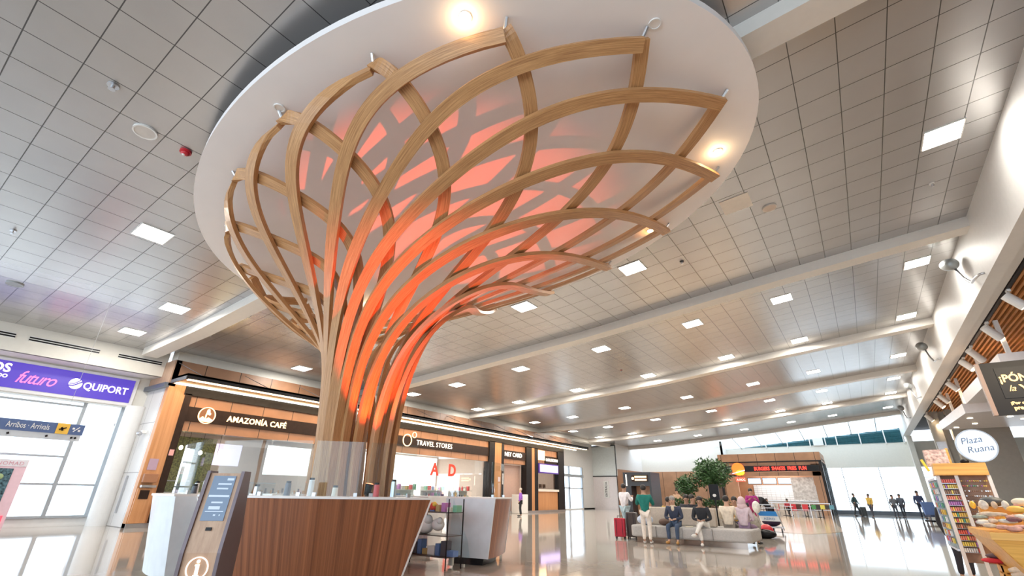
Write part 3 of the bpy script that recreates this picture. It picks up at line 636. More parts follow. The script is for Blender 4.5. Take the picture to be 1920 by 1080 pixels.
t = tag(MB().box(-22.1,-21.95,35.0,36.0,3.98,4.75).build('lit_emblem_panel', emit('warm_emblem',(1,.75,.45),.7)),'glowing square emblem panel left of the exchange sign','lit panel')
t = thing('display_screen','bright violet rate screen over the exchange counter','screen',(-21.95,36.6,3.3))
b = MB(); b.box(-22.05,-21.9,35.0,38.2,2.95,3.72); b.build('bezel', mat('violet_bezel',(.10,.05,.35),.3), t); b = MB(); b.box(-21.9,-21.88,35.12,38.08,3.05,3.63); b.build('picture', emit('violet_screen',(.60,.52,1),.5), t)
t = thing('exchange_counter','wooden exchange counter with a pale ledge','counter',(-22.2,36.6,0))
b = MB(); b.box(-22.5,-22.1,34.95,38.3,.14,1.55); b.build('counter_front', m_pillar, t); b = MB(); b.box(-22.6,-21.95,34.95,38.3,1.55,1.72); b.build('ledge', m_cream, t)
b = MB(); b.box(-22.2,-22.17,34.95,38.3,1.72,2.95); struct(b.build('window_9', m_shopglass))
for k, (y, z) in enumerate(((35.4,1.72),(36.1,1.72),(36.9,1.72),(37.5,1.72))):
    t = thing('counter_monitor','computer monitor on the exchange counter','monitor',(-23,y,z),0,'monitors on the exchange counter')
    b = MB(); b.box(-23.02,-22.98,y-.22,y+.22,z+.12,z+.42); b.build('screen', m_black, t); b = MB(); b.box(-23.05,-22.95,y-.03,y+.03,z,z+.14); b.build('stand', m_steel, t)
t = thing('door_panel','plain pink-beige sliding door in the card shop','door',(-22.6,31.9,0))
b = MB(); b.box(-22.7,-22.6,30.6,33.15,0,3.4); b.build('leaf', mat('door_beige',(.55,.38,.32),.4), t)
t = tag(MB().box(-22.0,-21.3,31.2,32.4,0,1.3).build('white_pedestal', m_white, bevel=.03),'white boxy pedestal at the card shop doorway','pedestal')
# cafe
t = thing('cafe_counter','long white cafe service counter behind the glass','counter',(-23.6,11.5,0))
b = MB(); b.box(-24.0,-23.3,8.3,14.8,0,1.05); b.build('counter_body', mat('cafe_front',(.50,.27,.16),.4), t); b = MB(); b.box(-24.1,-23.2,8.3,14.8,1.05,1.12); b.build('counter_top', m_white, t)
t = thing('plant_wall','green planted wall panel inside the cafe','green wall',(-27,9,0))
b = MB(); b.box(-27.38,-27.2,9.9,11.8,.8,3.7); b.build('planting', mat('plant_wall_green',(.16,.17,.05),.8,var=.9,scale=14), t)
for k, (y, z) in enumerate(((8.7,2.9),(8.95,2.5),(9.5,2.75),(10.2,2.6))):
    t = thing('pendant_bulb','warm glowing pendant bulb inside the cafe','pendant lamp',(-23.2,y,z),0,'pendant bulbs in the cafe')
    b = MB(); b.ell((-23.2,y,z),(.07,.07,.09)); b.build('bulb', m_warmbulb, t, smooth=True); b = MB(); b.tube([(-23.2,y,z+.08),(-23.2,y,3.9)],.008,6); b.build('cord', m_black, t)
t = tag(MB().box(-23.5,-23.4,10.2,11.3,2.3,3.2).build('menu_board', emit('mauve_menu',(.55,.48,.75),.7)),'mauve menu board hanging in the cafe','menu board')
t = tag(MB().box(-23.2,-23.15,12.4,14.7,2.0,3.3).build('menu_lightbox', emit('bright_menu',(1,.98,.94),.8)),'bright white menu lightbox inside the cafe','lightbox')
for k in range(3):
    y = 8.8+k*1.9; t = thing('pastry_case','glass pastry display case on the cafe counter','display case',(-23.5,y,1.12),0,'pastry cases on the cafe counter')
    b = MB(); b.box(-23.8,-23.25,y-.6,y+.6,1.12,1.2); b.box(-23.8,-23.25,y-.6,y+.6,1.6,1.64); b.build('frame', m_steel, t); b = MB(); b.box(-23.26,-23.25,y-.6,y+.6,1.2,1.6); b.build('glass', m_glass, t)
cupm = [mat('cup_white',(.8,.8,.78),.3), mat('cup_amber',(.6,.3,.1),.3), mat('cup_dark',(.08,.06,.06),.3)]
p0 = None
for k in range(26):
    y = 11.2+k*.14; x = -23.3+.1*(k%2)
    b = MB(); b.tube([(x,y,1.121),(x,y,1.24+.08*(k%3))],[.035,.045],10); tag(b.build('coffee_cup', cupm[k%3]),'small cup or jar on the cafe counter','cup','cups on the cafe counter')
# travel store
t = tag(MB().box(-27.35,-27.3,15.3,28.4,0.2,3.8).build('glowing_back_wall', emit('store_back_glow',(1,.98,.96),.7)),'white rear wall of the travel store, its brightness put in as glow','glowing wall')  # plain wall, no lamp: emission in its material stands in for shop lighting
text('A', 1.0, (-22.14,22.55,2.35), *FX, mat('letter_red',(.75,.06,.03),.4), 'window_letter', None, .03, bold=.03)
text('D', 1.0, (-22.14,24.15,2.35), *FX, mat('letter_red',(.75,.06,.03),.4), 'window_letter', None, .03, bold=.03)
for o in C.objects:
    if o.name.startswith('window_letter'): tag(o, 'large red letter A on the travel store window' if '.001' not in o.name else 'large red letter D on the travel store window', 'letter')
prod = [(.7,.1,.1),(.15,.25,.5),(.75,.7,.6),(.1,.1,.12),(.5,.35,.15),(.2,.45,.3),(.85,.5,.2),(.5,.2,.45)]
pm = [mat('product_%d'%i, c, .4) for i, c in enumerate(prod)]
for k in range(5):
    y = 16.3+k*2.6; t = thing('display_shelf','white display shelf unit just inside the travel store window','shelf unit',(-23.2,y,0),0,'display shelves in the travel store')
    b = MB(); b.box(-23.5,-23.0,y-1.0,y+1.0,0,.1); b.box(-23.5,-23.45,y-1.0,y+1.0,.1,1.7); b.build('carcass', m_white, t)
    for z in (.55,1.0,1.45):
        b = MB(); b.box(-23.5,-23.0,y-1.0,y+1.0,z,z+.03); b.build('shelf', m_white, t)
    for z in (.58,1.03,1.48):
        for q in range(6):
            h = random.uniform(.14,.34); yy = y-.8+q*.32; mm = random.choice(pm)
            b = MB()
            if random.random() < .5: b.box(-23.3,-23.12,yy-.07,yy+.07,z,z+h)
            else: b.tube([(-23.2,yy,z),(-23.2,yy,z+h*.7),(-23.2,yy,z+h*.8),(-23.2,yy,z+h)],[.06,.06,.025,.025],10)
            tag(b.build('gift_item', mm),'boxed or bottled gift on the travel store shelves','gift','gifts on the travel store shelves')

# ================================================================== INFORMATION KIOSK RING
m_edge = mat('white_edge', (.82,.79,.76), .35); m_pod = mat('kiosk_white', (.74,.77,.79), .3)
RC = [T0[0], T0[1]]
def ringpt(r, ad, z): a = math.radians(ad); return (RC[0]+r*math.cos(a), RC[1]+r*math.sin(a), z)
def ring_section(label, a0, a1, ro_t, ro_b, ri, mskin, mend, zt=1.235, zb=.13, slant=0.0, n=20, endlab=None):
    t = thing('kiosk_counter', label, 'counter', ringpt((ro_b+ri)/2, (a0+a1)/2, 0))
    def arc(r, z, sl=0.0): return [ringpt(r, a0+sl+(a1-a0-2*sl)*i/n, z) for i in range(n+1)]
    b = MB(); top = [b.bm.verts.new(p) for p in arc(ro_t, zt-.03)]; bot = [b.bm.verts.new(p) for p in arc(ro_b, zb, slant)]
    ti = [b.bm.verts.new(p) for p in arc(ro_t-.05, zt-.03)]; bi = [b.bm.verts.new(p) for p in arc(ro_b-.05, zb, slant)]
    for i in range(n):
        b.bm.faces.new((top[i],top[i+1],bot[i+1],bot[i])); b.bm.faces.new((ti[i],bi[i],bi[i+1],ti[i+1])); b.bm.faces.new((top[i],ti[i],ti[i+1],top[i+1])); b.bm.faces.new((bot[i],bot[i+1],bi[i+1],bi[i]))
    for i in (0, n): b.bm.faces.new((top[i],bot[i],bi[i],ti[i]))
    fp = b.build('front_panel', mskin, t)
    uvl = fp.data.uv_layers.new(name='UVMap')
    for lp in fp.data.loops:
        co = fp.data.vertices[lp.vertex_index].co + Vector(t.location); uvl.data[lp.index].uv = (math.atan2(co.y-RC[1], -(co.x-RC[0]))*3.0, co.z)
    b = MB(); o1 = [b.bm.verts.new(p) for p in arc(ro_t+.02, zt-.03)]; i1 = [b.bm.verts.new(p) for p in arc(ri, zt-.03)]
    o2 = [b.bm.verts.new(p) for p in arc(ro_t+.02, zt)]; i2 = [b.bm.verts.new(p) for p in arc(ri, zt)]
    for i in range(n):
        b.bm.faces.new((o1[i],i1[i],i1[i+1],o1[i+1])); b.bm.faces.new((o2[i],o2[i+1],i2[i+1],i2[i])); b.bm.faces.new((o1[i],o1[i+1],o2[i+1],o2[i])); b.bm.faces.new((i1[i],i2[i],i2[i+1],i1[i+1]))
    for i in (0, n): b.bm.faces.new((o1[i],o2[i],i2[i],i1[i]))
    b.build('counter_top', m_edge, t)
    for i, aa, sl in ((0,a0,slant),(1,a1,-slant)):
        b = MB(); q = [ringpt(ro_t+.012,aa,zt-.03), ringpt(ri,aa,zt-.03), ringpt(ri+.1,aa+sl,zb), ringpt(ro_b+.012,aa+sl,zb)]
        tang = Vector((-math.sin(math.radians(aa)), math.cos(math.radians(aa)), 0))*(.025 if i else -.025)
        b.prism(q, tang); b.build('end_panel', mend, t)
    b = MB(); pb = arc(ro_b-.18, 0, slant+2); pt_ = arc(ro_b-.14, zb, slant+2); pi_ = arc(ri+.2, 0, slant+2); pj = arc(ri+.2, zb, slant+2)
    A_, B_, C_, D_ = [[b.bm.verts.new(p) for p in q] for q in (pb,pt_,pi_,pj)]
    for i in range(n): b.bm.faces.new((A_[i],A_[i+1],B_[i+1],B_[i])); b.bm.faces.new((C_[i],D_[i],D_[i+1],C_[i+1]))
    for i in (0,n): b.bm.faces.new((A_[i],B_[i],D_[i],C_[i]))
    b.build('plinth', m_dark, t)
    return t
front = ring_section('curved walnut kiosk counter with a white edge wrapping the front of the tree', -82, -16, 3.05, 2.76, 2.3, m_walnut, m_edge, slant=5)
RC[:] = [-9.38, 7.8]
pod = ring_section('white-ended kiosk counter with walnut side, right of the tree', 9, 34, 3.16, 3.03, 1.98, m_walnut, m_pod)
RC[:] = [T0[0], T0[1]]
left = ring_section('curved white kiosk counter left of the information totem', -152, -86, 3.25, 3.1, 2.4, m_pod, m_pod, zb=.16)
back = ring_section('rear kiosk counter behind the tree', 95, 190, 3.05, 2.8, 2.3, m_walnut, m_edge)
# cable clips and sockets on the white pod end
def pod_pt(f, z, out=.03): # f 0 inner..1 outer
    r = 2.1+.9*f; a = math.radians(10); p = Vector((-9.38+r*math.cos(a), 7.8+r*math.sin(a), z)); return p-Vector((-math.sin(a), math.cos(a), 0))*out
t = thing('wall_socket','small metal power socket on the white kiosk end panel, upper one','socket',tuple(pod_pt(.25,.72)))
b = MB(); b.obox(pod_pt(.25,.72),(.10,.02,.07),rz=math.radians(10)); b.build('plate', m_steel, t); b = MB(); b.obox(pod_pt(.12,.72),(.012,.02,.1),rz=math.radians(10)); b.build('lock_slot', m_black, t)
t = thing('wall_socket','small metal power socket on the white kiosk end panel, lower one','socket',tuple(pod_pt(.4,.33)))
b = MB(); b.obox(pod_pt(.4,.33),(.09,.02,.08),rz=math.radians(10)); b.build('plate', m_steel, t)
t = tag(MB().tube([pod_pt(.25,.72,.05),pod_pt(.3,.6,.06),pod_pt(.36,.45,.06),pod_pt(.4,.33,.05)],.008,6).build('power_cable', m_dark),'thin dark cable joining the two sockets on the white kiosk end','cable')
# glass screens over the counters
def screen_arc(label, a0, a1, r, z0, z1, panels):
    for k in range(panels):
        b0 = a0+(a1-a0)*k/panels+.6; b1 = a0+(a1-a0)*(k+1)/panels-.6
        t = thing('glass_screen', label[k], 'glass screen', ringpt(r,(b0+b1)/2,z0))
        b = MB(); n = 6
        pts = [ringpt(r, b0+(b1-b0)*i/n, z0) for i in range(n+1)]+[ringpt(r-.012, b1+(b0-b1)*i/n, z0) for i in range(n+1)]
        b.prism(pts, (0,0,z1-z0)); b.build('pane', m_counterglass, t)
        for aa in (b0+1.5, b1-1.5):
            b = MB(); b.obox(ringpt(r-.005,aa,z0+.025),(.05,.05,.05),rz=math.radians(aa)); b.build('clamp', m_steel, t)
screen_arc(['clear glass screen on the walnut counter, leftmost pane','clear glass screen on the walnut counter, pane left of the trunk','clear glass screen on the walnut counter, pane in front of the trunk','clear glass screen on the walnut counter, pane at its right end'], -80, -20, 2.95, 1.235, 1.98, 4)
RC[:] = [-9.38, 7.8]
screen_arc(['clear glass screen standing on the white-ended counter'], 11, 32, 3.0, 1.235, 1.93, 1)
RC[:] = [T0[0], T0[1]]
screen_arc(['clear glass screen on the white counter, left pane','clear glass screen on the white counter, right pane'], -150, -88, 3.0, 1.235, 1.98, 2)
# standing acrylic panel at pod
t = thing('floor_glass_panel','clear acrylic floor panel leaning by the white kiosk end','glass panel',(-6.75,7.85,0))
b = MB(); b.prism([(-7.0,7.75,.02),(-6.55,7.95,.02),(-6.65,7.95,.45),(-6.95,7.8,1.2)],(.01,-.01,0)); b.build('pane', m_counterglass, t)
b = MB(); b.obox((-6.9,7.78,.1),(.09,.06,.14)); b.obox((-6.68,7.88,.03),(.06,.05,.05)); b.build('clamp', mat('clamp_cream',(.7,.68,.6),.4), t)
# shelving and merchandise in the open side of the kiosk
t = thing('kiosk_shelf','low glass and steel shelf stocked with toys in the kiosk gap','shelf unit',(-7.1,7.0,0))
for z in (.2,.55,.95):
    b = MB(); b.box(-8.0,-6.62,7.3,7.75,z,z+.015); b.build('shelf', mat('shelf_dark',(.10,.08,.07),.3), t)
for x in (-8.0,-6.62):
    b = MB(); b.box(x-.008,x+.008,7.3,7.316,0,1.2); b.box(x-.008,x+.008,7.73,7.75,0,1.2); b.build('upright', m_dark, t)
for k, (x, z, lab, colr, sc) in enumerate(((-7.35,.72,'white round plush cushion on the kiosk shelf',(.8,.78,.76),.2),(-7.0,.74,'smaller white plush beside the round cushion',(.78,.76,.74),.14),(-7.15,1.05,'red and yellow plush toy on the top kiosk shelf',(.65,.08,.05),.1))):
    tt = thing('plush_toy', lab, 'plush toy', (x,7.45,z-sc*.8)); b = MB(); b.ell((x,7.45,z),(sc,sc*.8,sc*.8)); b.build('body', mat('plush%d'%k,colr,.9,bump=.4), tt, smooth=True)
    b = MB(); b.ell((x+sc*.6,7.4,z+sc*.5),(sc*.45,sc*.45,sc*.45)); b.build('head', mat('plushh%d'%k,[(.75,.72,.7),(.75,.72,.7),(.8,.55,.1)][k],.9), tt, smooth=True)
for k in range(9):
    x = -7.9+.16*k; w = .05+.02*(k%3); tag(MB().box(x-w,x+w,7.4,7.55,.22,.32+.05*(k%4)).build('boxed_souvenir', [m_white,pm[1],pm[3],pm[1],pm[4]][k%5]),'small boxed souvenir on the bottom kiosk shelf','box','boxes on the bottom kiosk shelf')
for k in range(8):
    x = -7.6+.15*k; tag(MB().box(x-.05,x+.05,7.4,7.55,.97,1.05+.04*(k%3)).build('folded_item', pm[(k*3)%8]),'small coloured item on the upper kiosk shelf','souvenir','souvenirs on the upper kiosk shelf')
# items on the counters behind the glass
items = [(-95,2.5),(-88,2.5),(-80,2.45),(-72,2.5),(-60,2.5),(-52,2.5),(-44,2.45),(-30,2.5),(-24,2.5),(-112,2.7),(-120,2.7),(-132,2.7)]
for k, (a, r) in enumerate(items):
    p = ringpt(r,a,1.236); t = thing('counter_souvenir','small souvenir jar on the kiosk counter behind the glass','souvenir',p,0,'souvenir jars on the kiosk counters')
    h = .12+.05*(k%3); b = MB(); b.tube([p,(p[0],p[1],p[2]+h)],[.045,.04],12); b.build('jar', [m_white,pm[2],pm[0],m_steel,pm[3]][k%5], t); b = MB(); b.tube([(p[0],p[1],p[2]+h),(p[0],p[1],p[2]+h+.03)],.035,12); b.build('lid', m_dark, t)
# totem
tt = thing('information_totem','leaning bronze-framed information touchscreen totem with a white i emblem','totem',(-5.0,2.27,0), math.radians(44))
# local frame: x = width (right), y = depth away from camera, z up
def side_profile(dx0, dx1, mt, name, inset=0.0, parent=tt):
    prof = [(0,.0),(0,.78),(.13,1.47),(.30,1.47),(.42,.9),(.42,0)]
    b = MB(); b.prism([(dx0,y,z) for y, z in prof], (dx1-dx0,0,0)); return b.build(name, mt, parent, world=False)
m_totem = mat('totem_bronze',(.13,.10,.11),.35,.4); m_totemface = wood('totem_face_wood',(.42,.25,.15),(.60,.39,.25),.4,'Z',.6)
side_profile(-.17,-.14, m_totem,'side_frame'); side_profile(.14,.17,m_totem,'side_frame')
b = MB(); b.prism([(-.14,.02,0),(-.14,.02,.78),(-.14,.15,1.45),(-.14,.28,1.45),(-.14,.38,.9),(-.14,.38,0)],(.28,0,0)); b.build('body', m_totemface, tt, world=False)
ndir = Vector((0,.69,-.13)).normalized()
def tp(x, s, o=0.0): # s 0..1 up the slanted face
    return Vector((x, .02+.13*s, .78+.67*s)) + Vector((0,-.98,.19))*o
b = MB(); b.prism([tp(-.10,.38,.004),tp(.10,.38,.004),tp(.10,.96,.004),tp(-.10,.96,.004)], Vector((0,-.98,.19))*.006)
scr = b.build('touchscreen', emit('blue_grey_screen',(.09,.13,.19),.45), tt, world=False)
b = MB()
for s0, s1, x0, x1 in ((.90,.93,.03,.09),(.84,.86,-.04,.08),(.78,.80,-.04,.06),(.68,.705,-.09,.09),(.60,.62,-.05,.05),(.52,.56,-.06,.04),(.49,.5,-.08,.08),(.44,.46,.0,.02),(.44,.46,.05,.06)):
    b.prism([tp(x0,s0,.011),tp(x1,s0,.011),tp(x1,s1,.011),tp(x0,s1,.011)], Vector((0,-.98,.19))*.002)
b.build('screen_text', emit('screen_text_glow',(.3,.36,.43),.5), scr, world=False)
b = MB(); b.prism([tp(-.025,.26,.004),tp(.025,.26,.004),tp(.025,.30,.004),tp(-.025,.30,.004)], Vector((0,-.98,.19))*.01); b.build('sensor', m_black, tt, world=False)
b = MB(); b.ring((0,.012,.66),.092,.009,.012,'Y',48); b.build('emblem_ring', m_signwhite, tt, world=False)
b = MB(); b.cyl((.0,.012,.715),.014,.012,16,'Y'); b.box(-.012,.014,.006,.018,.60,.69); b.box(-.022,.024,.006,.018,.60,.61); b.box(-.022,.01,.006,.018,.68,.69); b.build('emblem_letter', m_signwhite, tt, world=False)
# ================================================================== SEATING ISLAND
so = thing('bench_sofa','grey upholstered waiting bench with a pale backrest and mirrored plinth','bench',(-4.6,16.4,0))
b = MB(); b.prism([(-6.42,15.75,.15),(-6.3,15.62,.15),(-5.0,15.55,.15),(-3.0,15.6,.15),(-2.88,15.72,.15),(-2.88,17.15,.15),(-3.0,17.25,.15),(-6.3,17.3,.15),(-6.42,17.15,.15)],(0,0,.32)); b.build('seat_block', m_grey, so, bevel=.05)
b = MB(); b.box(-6.25,-3.05,15.75,17.1,0,.15); b.build('plinth', mat('mirror_plinth',(.34,.28,.24),.12,.7), so)
b = MB(); b.box(-6.3,-3.95,16.35,16.55,.47,.99); b.build('backrest', m_backfab, so, bevel=.04)
for x in (-5.55,-4.75,-3.9):
    b = MB(); b.box(x-.005,x+.005,15.54,15.6,.17,.46); b.build('seam', mat('seam_grey',(.25,.24,.23),.8), so)
# rear planter bench with trees
pl = thing('planter_box','long low white planter box filled with shrubs behind the bench','planter',(-4.7,19,0))
b = MB(); b.box(-6.2,-3.95,18.6,19.6,0,.95); b.build('box', mat('planter_white',(.66,.62,.56),.5), pl, bevel=.02)
b = MB(); b.box(-6.1,-4.05,18.7,19.5,.95,.98); b.build('soil', m_bark, pl)
def leafy(name, label, cat, base, crown, n, size, trunk_h, mt, r0=.035, seed=1):
    rnd = random.Random(seed); t = thing(name, label, cat, base); bx, by, bz = base
    b = MB(); cz = crown[2]
    if trunk_h:
        b.tube([(bx,by,bz),(bx+.04,by,bz+trunk_h*.5),(crown[0],crown[1],bz+trunk_h)], [r0,r0*.8,r0*.6], 8)
        for k in range(7):
            a = rnd.uniform(0,2*PI); l = rnd.uniform(.5,.9); s = Vector((crown[0],crown[1],bz+trunk_h*rnd.uniform(.7,1)))
            e = Vector((crown[0]+crown[3]*l*math.cos(a), crown[1]+crown[4]*l*math.sin(a), cz+crown[5]*rnd.uniform(-.4,.7))); b.tube([s,(s+e)/2+Vector((0,0,.05)),e],[r0*.5,r0*.35,r0*.15],5)
        b.build('trunk', m_bark, t)
    else: b.bm.free()
    b = MB()
    for k in range(n):
        while True:
            u = Vector((rnd.uniform(-1,1),rnd.uniform(-1,1),rnd.uniform(-1,1)))
            if u.length < 1 and (u.length > .35 or rnd.random() < .3): break
        f = 1+.25*math.sin(5*math.atan2(u.y,u.x)+3*u.z)
        p = Vector((crown[0]+u.x*crown[3]*f, crown[1]+u.y*crown[4]*f, cz+u.z*crown[5]*f))
        d = Vector((rnd.uniform(-1,1),rnd.uniform(-1,1),rnd.uniform(-.6,.9))).normalized(); w = d.orthogonal().normalized()*size*.16; q = p+d*size
        v = [b.bm.verts.new(x) for x in (p, p+d*size*.45+w, q, p+d*size*.45-w)]; b.bm.faces.new(v)
    b.build('foliage', mt, t); return t
leafy('potted_tree','tall bushy green tree in the planter behind the bench','tree',(-4.5,19.0,.98),(-4.5,19.0,2.08,.60,.5,.44),2200,.16,.85,m_leaf,seed=3)
leafy('potted_tree','smaller green tree left of the tall one in the planter','tree',(-5.45,19.0,.98),(-5.45,19.0,1.66,.36,.36,.32),900,.14,.5,m_leaf,.025,seed=5)
for k in range(7):
    x = -5.95+.29*k
    leafy('planter_shrub','low leafy shrub in the long planter','shrub',(x,18.9,.98),(x,18.85,1.1,.2,.2,.14),160,.11,0,m_leaf2,seed=20+k)['group'] = 'shrubs in the long planter'
t = thing('small_black_sign','small black sign with a white emblem among the planter leaves','sign',(-4.35,18.4,.95))
b = MB(); b.box(-4.52,-4.2,18.4,18.43,1.22,1.72); b.build('board', m_black, t); b = MB(); b.box(-4.38,-4.34,18.41,18.43,.0,1.22); b.build('post', m_dark, t); b = MB(); b.ell((-4.36,18.39,1.36),(.06,.01,.05)); b.build('emblem', m_white, t)

# ================================================================== PEOPLE
SK = [mat('skin_a',(.55,.33,.23),.6), mat('skin_b',(.42,.24,.16),.6), mat('skin_c',(.33,.18,.11),.6)]
m_hairb = mat('hair_black',(.02,.015,.013),.5,var=.3,scale=40); m_hairg = mat('hair_grey',(.30,.27,.25),.6,var=.2,scale=40)
m_shoe_t = mat('shoe_tan',(.45,.24,.07),.5); m_shoe_k = mat('shoe_black',(.03,.03,.03),.5); m_shoe_w = mat('shoe_white',(.7,.68,.65),.5)
def skin_obj(name, verts, edges, radii, material, parent, roots=(0,), sub=1):
    me = bpy.data.meshes.new(name); me.from_pydata([tuple(v) for v in verts], edges, []); me.materials.append(material)
    o = bpy.data.objects.new(name, me); C.objects.link(o); o.parent = parent
    md = o.modifiers.new('skin','SKIN'); md.use_smooth_shade = True
    if not me.skin_vertices: return o
    for i, sv in enumerate(me.skin_vertices[0].data):
        r = radii[i]; sv.radius = r if isinstance(r, tuple) else (r, r); sv.use_root = i in roots
    s = o.modifiers.new('sub','SUBSURF'); s.levels = sub; s.render_levels = sub
    return o
def person(label, loc, rz, pose='stand', top=(.5,.5,.5), legs=(.1,.1,.15), hair=None, skin=0, shoes=None, h=1.68, hood=None, longhair=False, group=None, facing_detail=False, lean=0.0, armpose=None, loosetop=1.0):
    root = thing('person', label, 'person', loc, rz, group); k = h/1.72; mt = mat('cloth_%d_%d_%d' % tuple(int(c*99) for c in top), top, .85, var=.12, scale=12); ml = mat('cloth_%d_%d_%d' % tuple(int(c*99) for c in legs), legs, .85, var=.12, scale=12); ms = SK[skin]; mh = hair or m_hairb; msh = shoes or m_shoe_k
    V = lambda x, y, z: Vector((x*k, y*k, z*k))
    # local frame: the person looks towards -Y
    J = {}
    if pose in ('stand','walk','bend'):
        hz = .92; J['pel'] = V(0,0,hz)
        for s, n in ((-1,'L'),(1,'R')):
            st = (.17*s if pose == 'walk' else .02*s)
            J['hip'+n] = V(.09*s,0,hz-.04); J['kn'+n] = V(.10*s,-.03-st*.6,.49); J['an'+n] = V(.10*s,.03-st*1.1,.08); J['toe'+n] = V(.12*s,-.14-st*1.1,.035)
        ly = -lean
    elif pose == 'sit':
        hz = .55; J['pel'] = V(0,0,hz)
        for s, n in ((-1,'L'),(1,'R')):
            J['hip'+n] = V(.10*s,-.03,hz-.02); J['kn'+n] = V(.14*s,-.44,.51); J['an'+n] = V(.13*s,-.46,.09); J['toe'+n] = V(.16*s,-.63,.035)
        ly = -lean
    elif pose == 'cross':
        hz = .55; J['pel'] = V(0,0,hz)
        J['hipL'] = V(-.10,-.03,hz-.02); J['knL'] = V(-.08,-.45,.54); J['anL'] = V(-.02,-.50,.10); J['toeL'] = V(-.01,-.66,.035)
        J['hipR'] = V(.10,-.03,hz-.01); J['knR'] = V(.02,-.42,.66); J['anR'] = V(-.16,-.62,.30); J['toeR'] = V(-.22,-.76,.30)
        ly = -lean
    if pose == 'bend': J['sp'] = V(0,-.14,hz+.22); J['ch'] = V(0,-.36,hz+.36); J['nk'] = V(0,-.52,hz+.42); J['hd'] = V(0,-.64,hz+.44); J['tp'] = V(0,-.74,hz+.44)
    else:
        J['sp'] = V(0,.01+ly*.3,hz+.20); J['ch'] = V(0,ly*.7,hz+.42); J['nk'] = V(0,ly-.005,hz+.55); J['hd'] = V(0,ly*1.25-.03,hz+.67); J['tp'] = V(0,ly*1.35-.03,hz+.755)
    for s, n in ((-1,'L'),(1,'R')):
        c = J['ch']; J['sh'+n] = c+V(.185*s,0,.05)
        if pose == 'bend': J['el'+n] = c+V(.24*s,-.12,-.22); J['wr'+n] = c+V(.16*s,-.34,-.34)
        elif pose in ('sit','cross'): J['el'+n] = c+V(.27*s,-.06,-.23); J['wr'+n] = c+V(.07*s,-.28,-.27)
        elif armpose == 'up': J['el'+n] = c+V(.28*s,-.10,-.20); J['wr'+n] = c+V(.12*s,-.30,-.05)
        else: J['el'+n] = c+V(.25*s,.03-(.1*s if pose == 'walk' else 0),-.23); J['wr'+n] = c+V(.25*s,-.10-(.12*s if pose == 'walk' else 0),-.44)
        J['ha'+n] = J['wr'+n]+(J['wr'+n]-J['el'+n]).normalized()*(.07*k)
    order = ['pel','sp','ch','nk','hd','tp']+[a+n for n in 'LR' for a in ('hip','kn','an','toe')]+[a+n for n in 'LR' for a in ('sh','el','wr','ha')]
    idx = {n: i for i, n in enumerate(order)}; ed = [('pel','sp'),('sp','ch'),('ch','nk'),('nk','hd'),('hd','tp')]
    for n in 'LR': ed += [('pel','hip'+n),('hip'+n,'kn'+n),('kn'+n,'an'+n),('an'+n,'toe'+n),('ch','sh'+n),('sh'+n,'el'+n),('el'+n,'wr'+n),('wr'+n,'ha'+n)]
    R = {'pel':.12,'sp':.115,'ch':.13,'nk':.052,'hd':.092,'tp':.07}
    for n in 'LR': R.update({'hip'+n:.085,'kn'+n:.055,'an'+n:.036,'toe'+n:.03,'sh'+n:.055,'el'+n:.038,'wr'+n:.026,'ha'+n:.03})
    verts = [J[n] for n in order]; radii = [R[n]*k for n in order]; edges = [(idx[a],idx[b_]) for a, b_ in ed]; roots = [0]
    # five separate fingers on each hand
    for n, s in (('L',-1),('R',1)):
        d = (J['ha'+n]-J['wr'+n]).normalized(); side = d.cross(Vector((0,0,1)));
        if side.length < .1: side = Vector((1,0,0))
        side.normalize(); up = side.cross(d).normalized()
        for f in range(5):
            i0 = len(verts); roots.append(i0)
            if f < 4:
                o0 = J['ha'+n]+side*((f-1.5)*.017*k)+d*.012*k; L = (.062,.074,.07,.055)[f]*k
                pts = [o0, o0+d*L*.5-up*.006*k, o0+d*L*.9-up*.024*k]
            else:
                o0 = J['ha'+n]-side*.024*k*s-d*.03*k; pts = [o0, o0-side*.022*k*s+d*.024*k, o0-side*.026*k*s+d*.05*k-up*.01]
            verts += pts; radii += [.009*k,.008*k,.0065*k]; edges += [(i0,i0+1),(i0+1,i0+2)]
    skin_obj('body', verts, edges, radii, ms, root, roots, 1)
    # clothing
    J['col'] = J['ch'].lerp(J['nk'], .62)
    tn = ['pel','sp','ch','shL','elL','wrL','shR','elR','wrR','col']; tr_ = {'col':.098,'pel':.145,'sp':.142,'ch':.155,'shL':.078,'shR':.078,'elL':.056,'elR':.056,'wrL':.042,'wrR':.042}; tr_['shL'] = tr_['shR'] = .094
    ti = {n: i for i, n in enumerate(tn)}; te = [('pel','sp'),('sp','ch'),('ch','col'),('ch','shL'),('shL','elL'),('elL','wrL'),('ch','shR'),('shR','elR'),('elR','wrR')]
    tv = [J[n].copy() for n in tn]
    for n in 'LR': tv[ti['wr'+n]] = J['el'+n].lerp(J['wr'+n], .88)
    skin_obj('top', tv, [(ti[a],ti[b_]) for a, b_ in te], [tr_[n]*k*loosetop if n in ('pel','sp','ch') else tr_[n]*k for n in tn], mt, root, (1,), 1)
    ln = ['pel','hipL','knL','anL','hipR','knR','anR']; lr = {'pel':.135,'hipL':.10,'knL':.072,'anL':.055,'hipR':.10,'knR':.072,'anR':.055}
    li = {n: i for i, n in enumerate(ln)}; lv = [J[n].copy() for n in ln]
    for n in 'LR': lv[li['an'+n]] = J['kn'+n].lerp(J['an'+n], .93)
    skin_obj('trousers', lv, [(0,1),(1,2),(2,3),(0,4),(4,5),(5,6)], [lr[n]*k for n in ln], ml, root, (0,), 1)
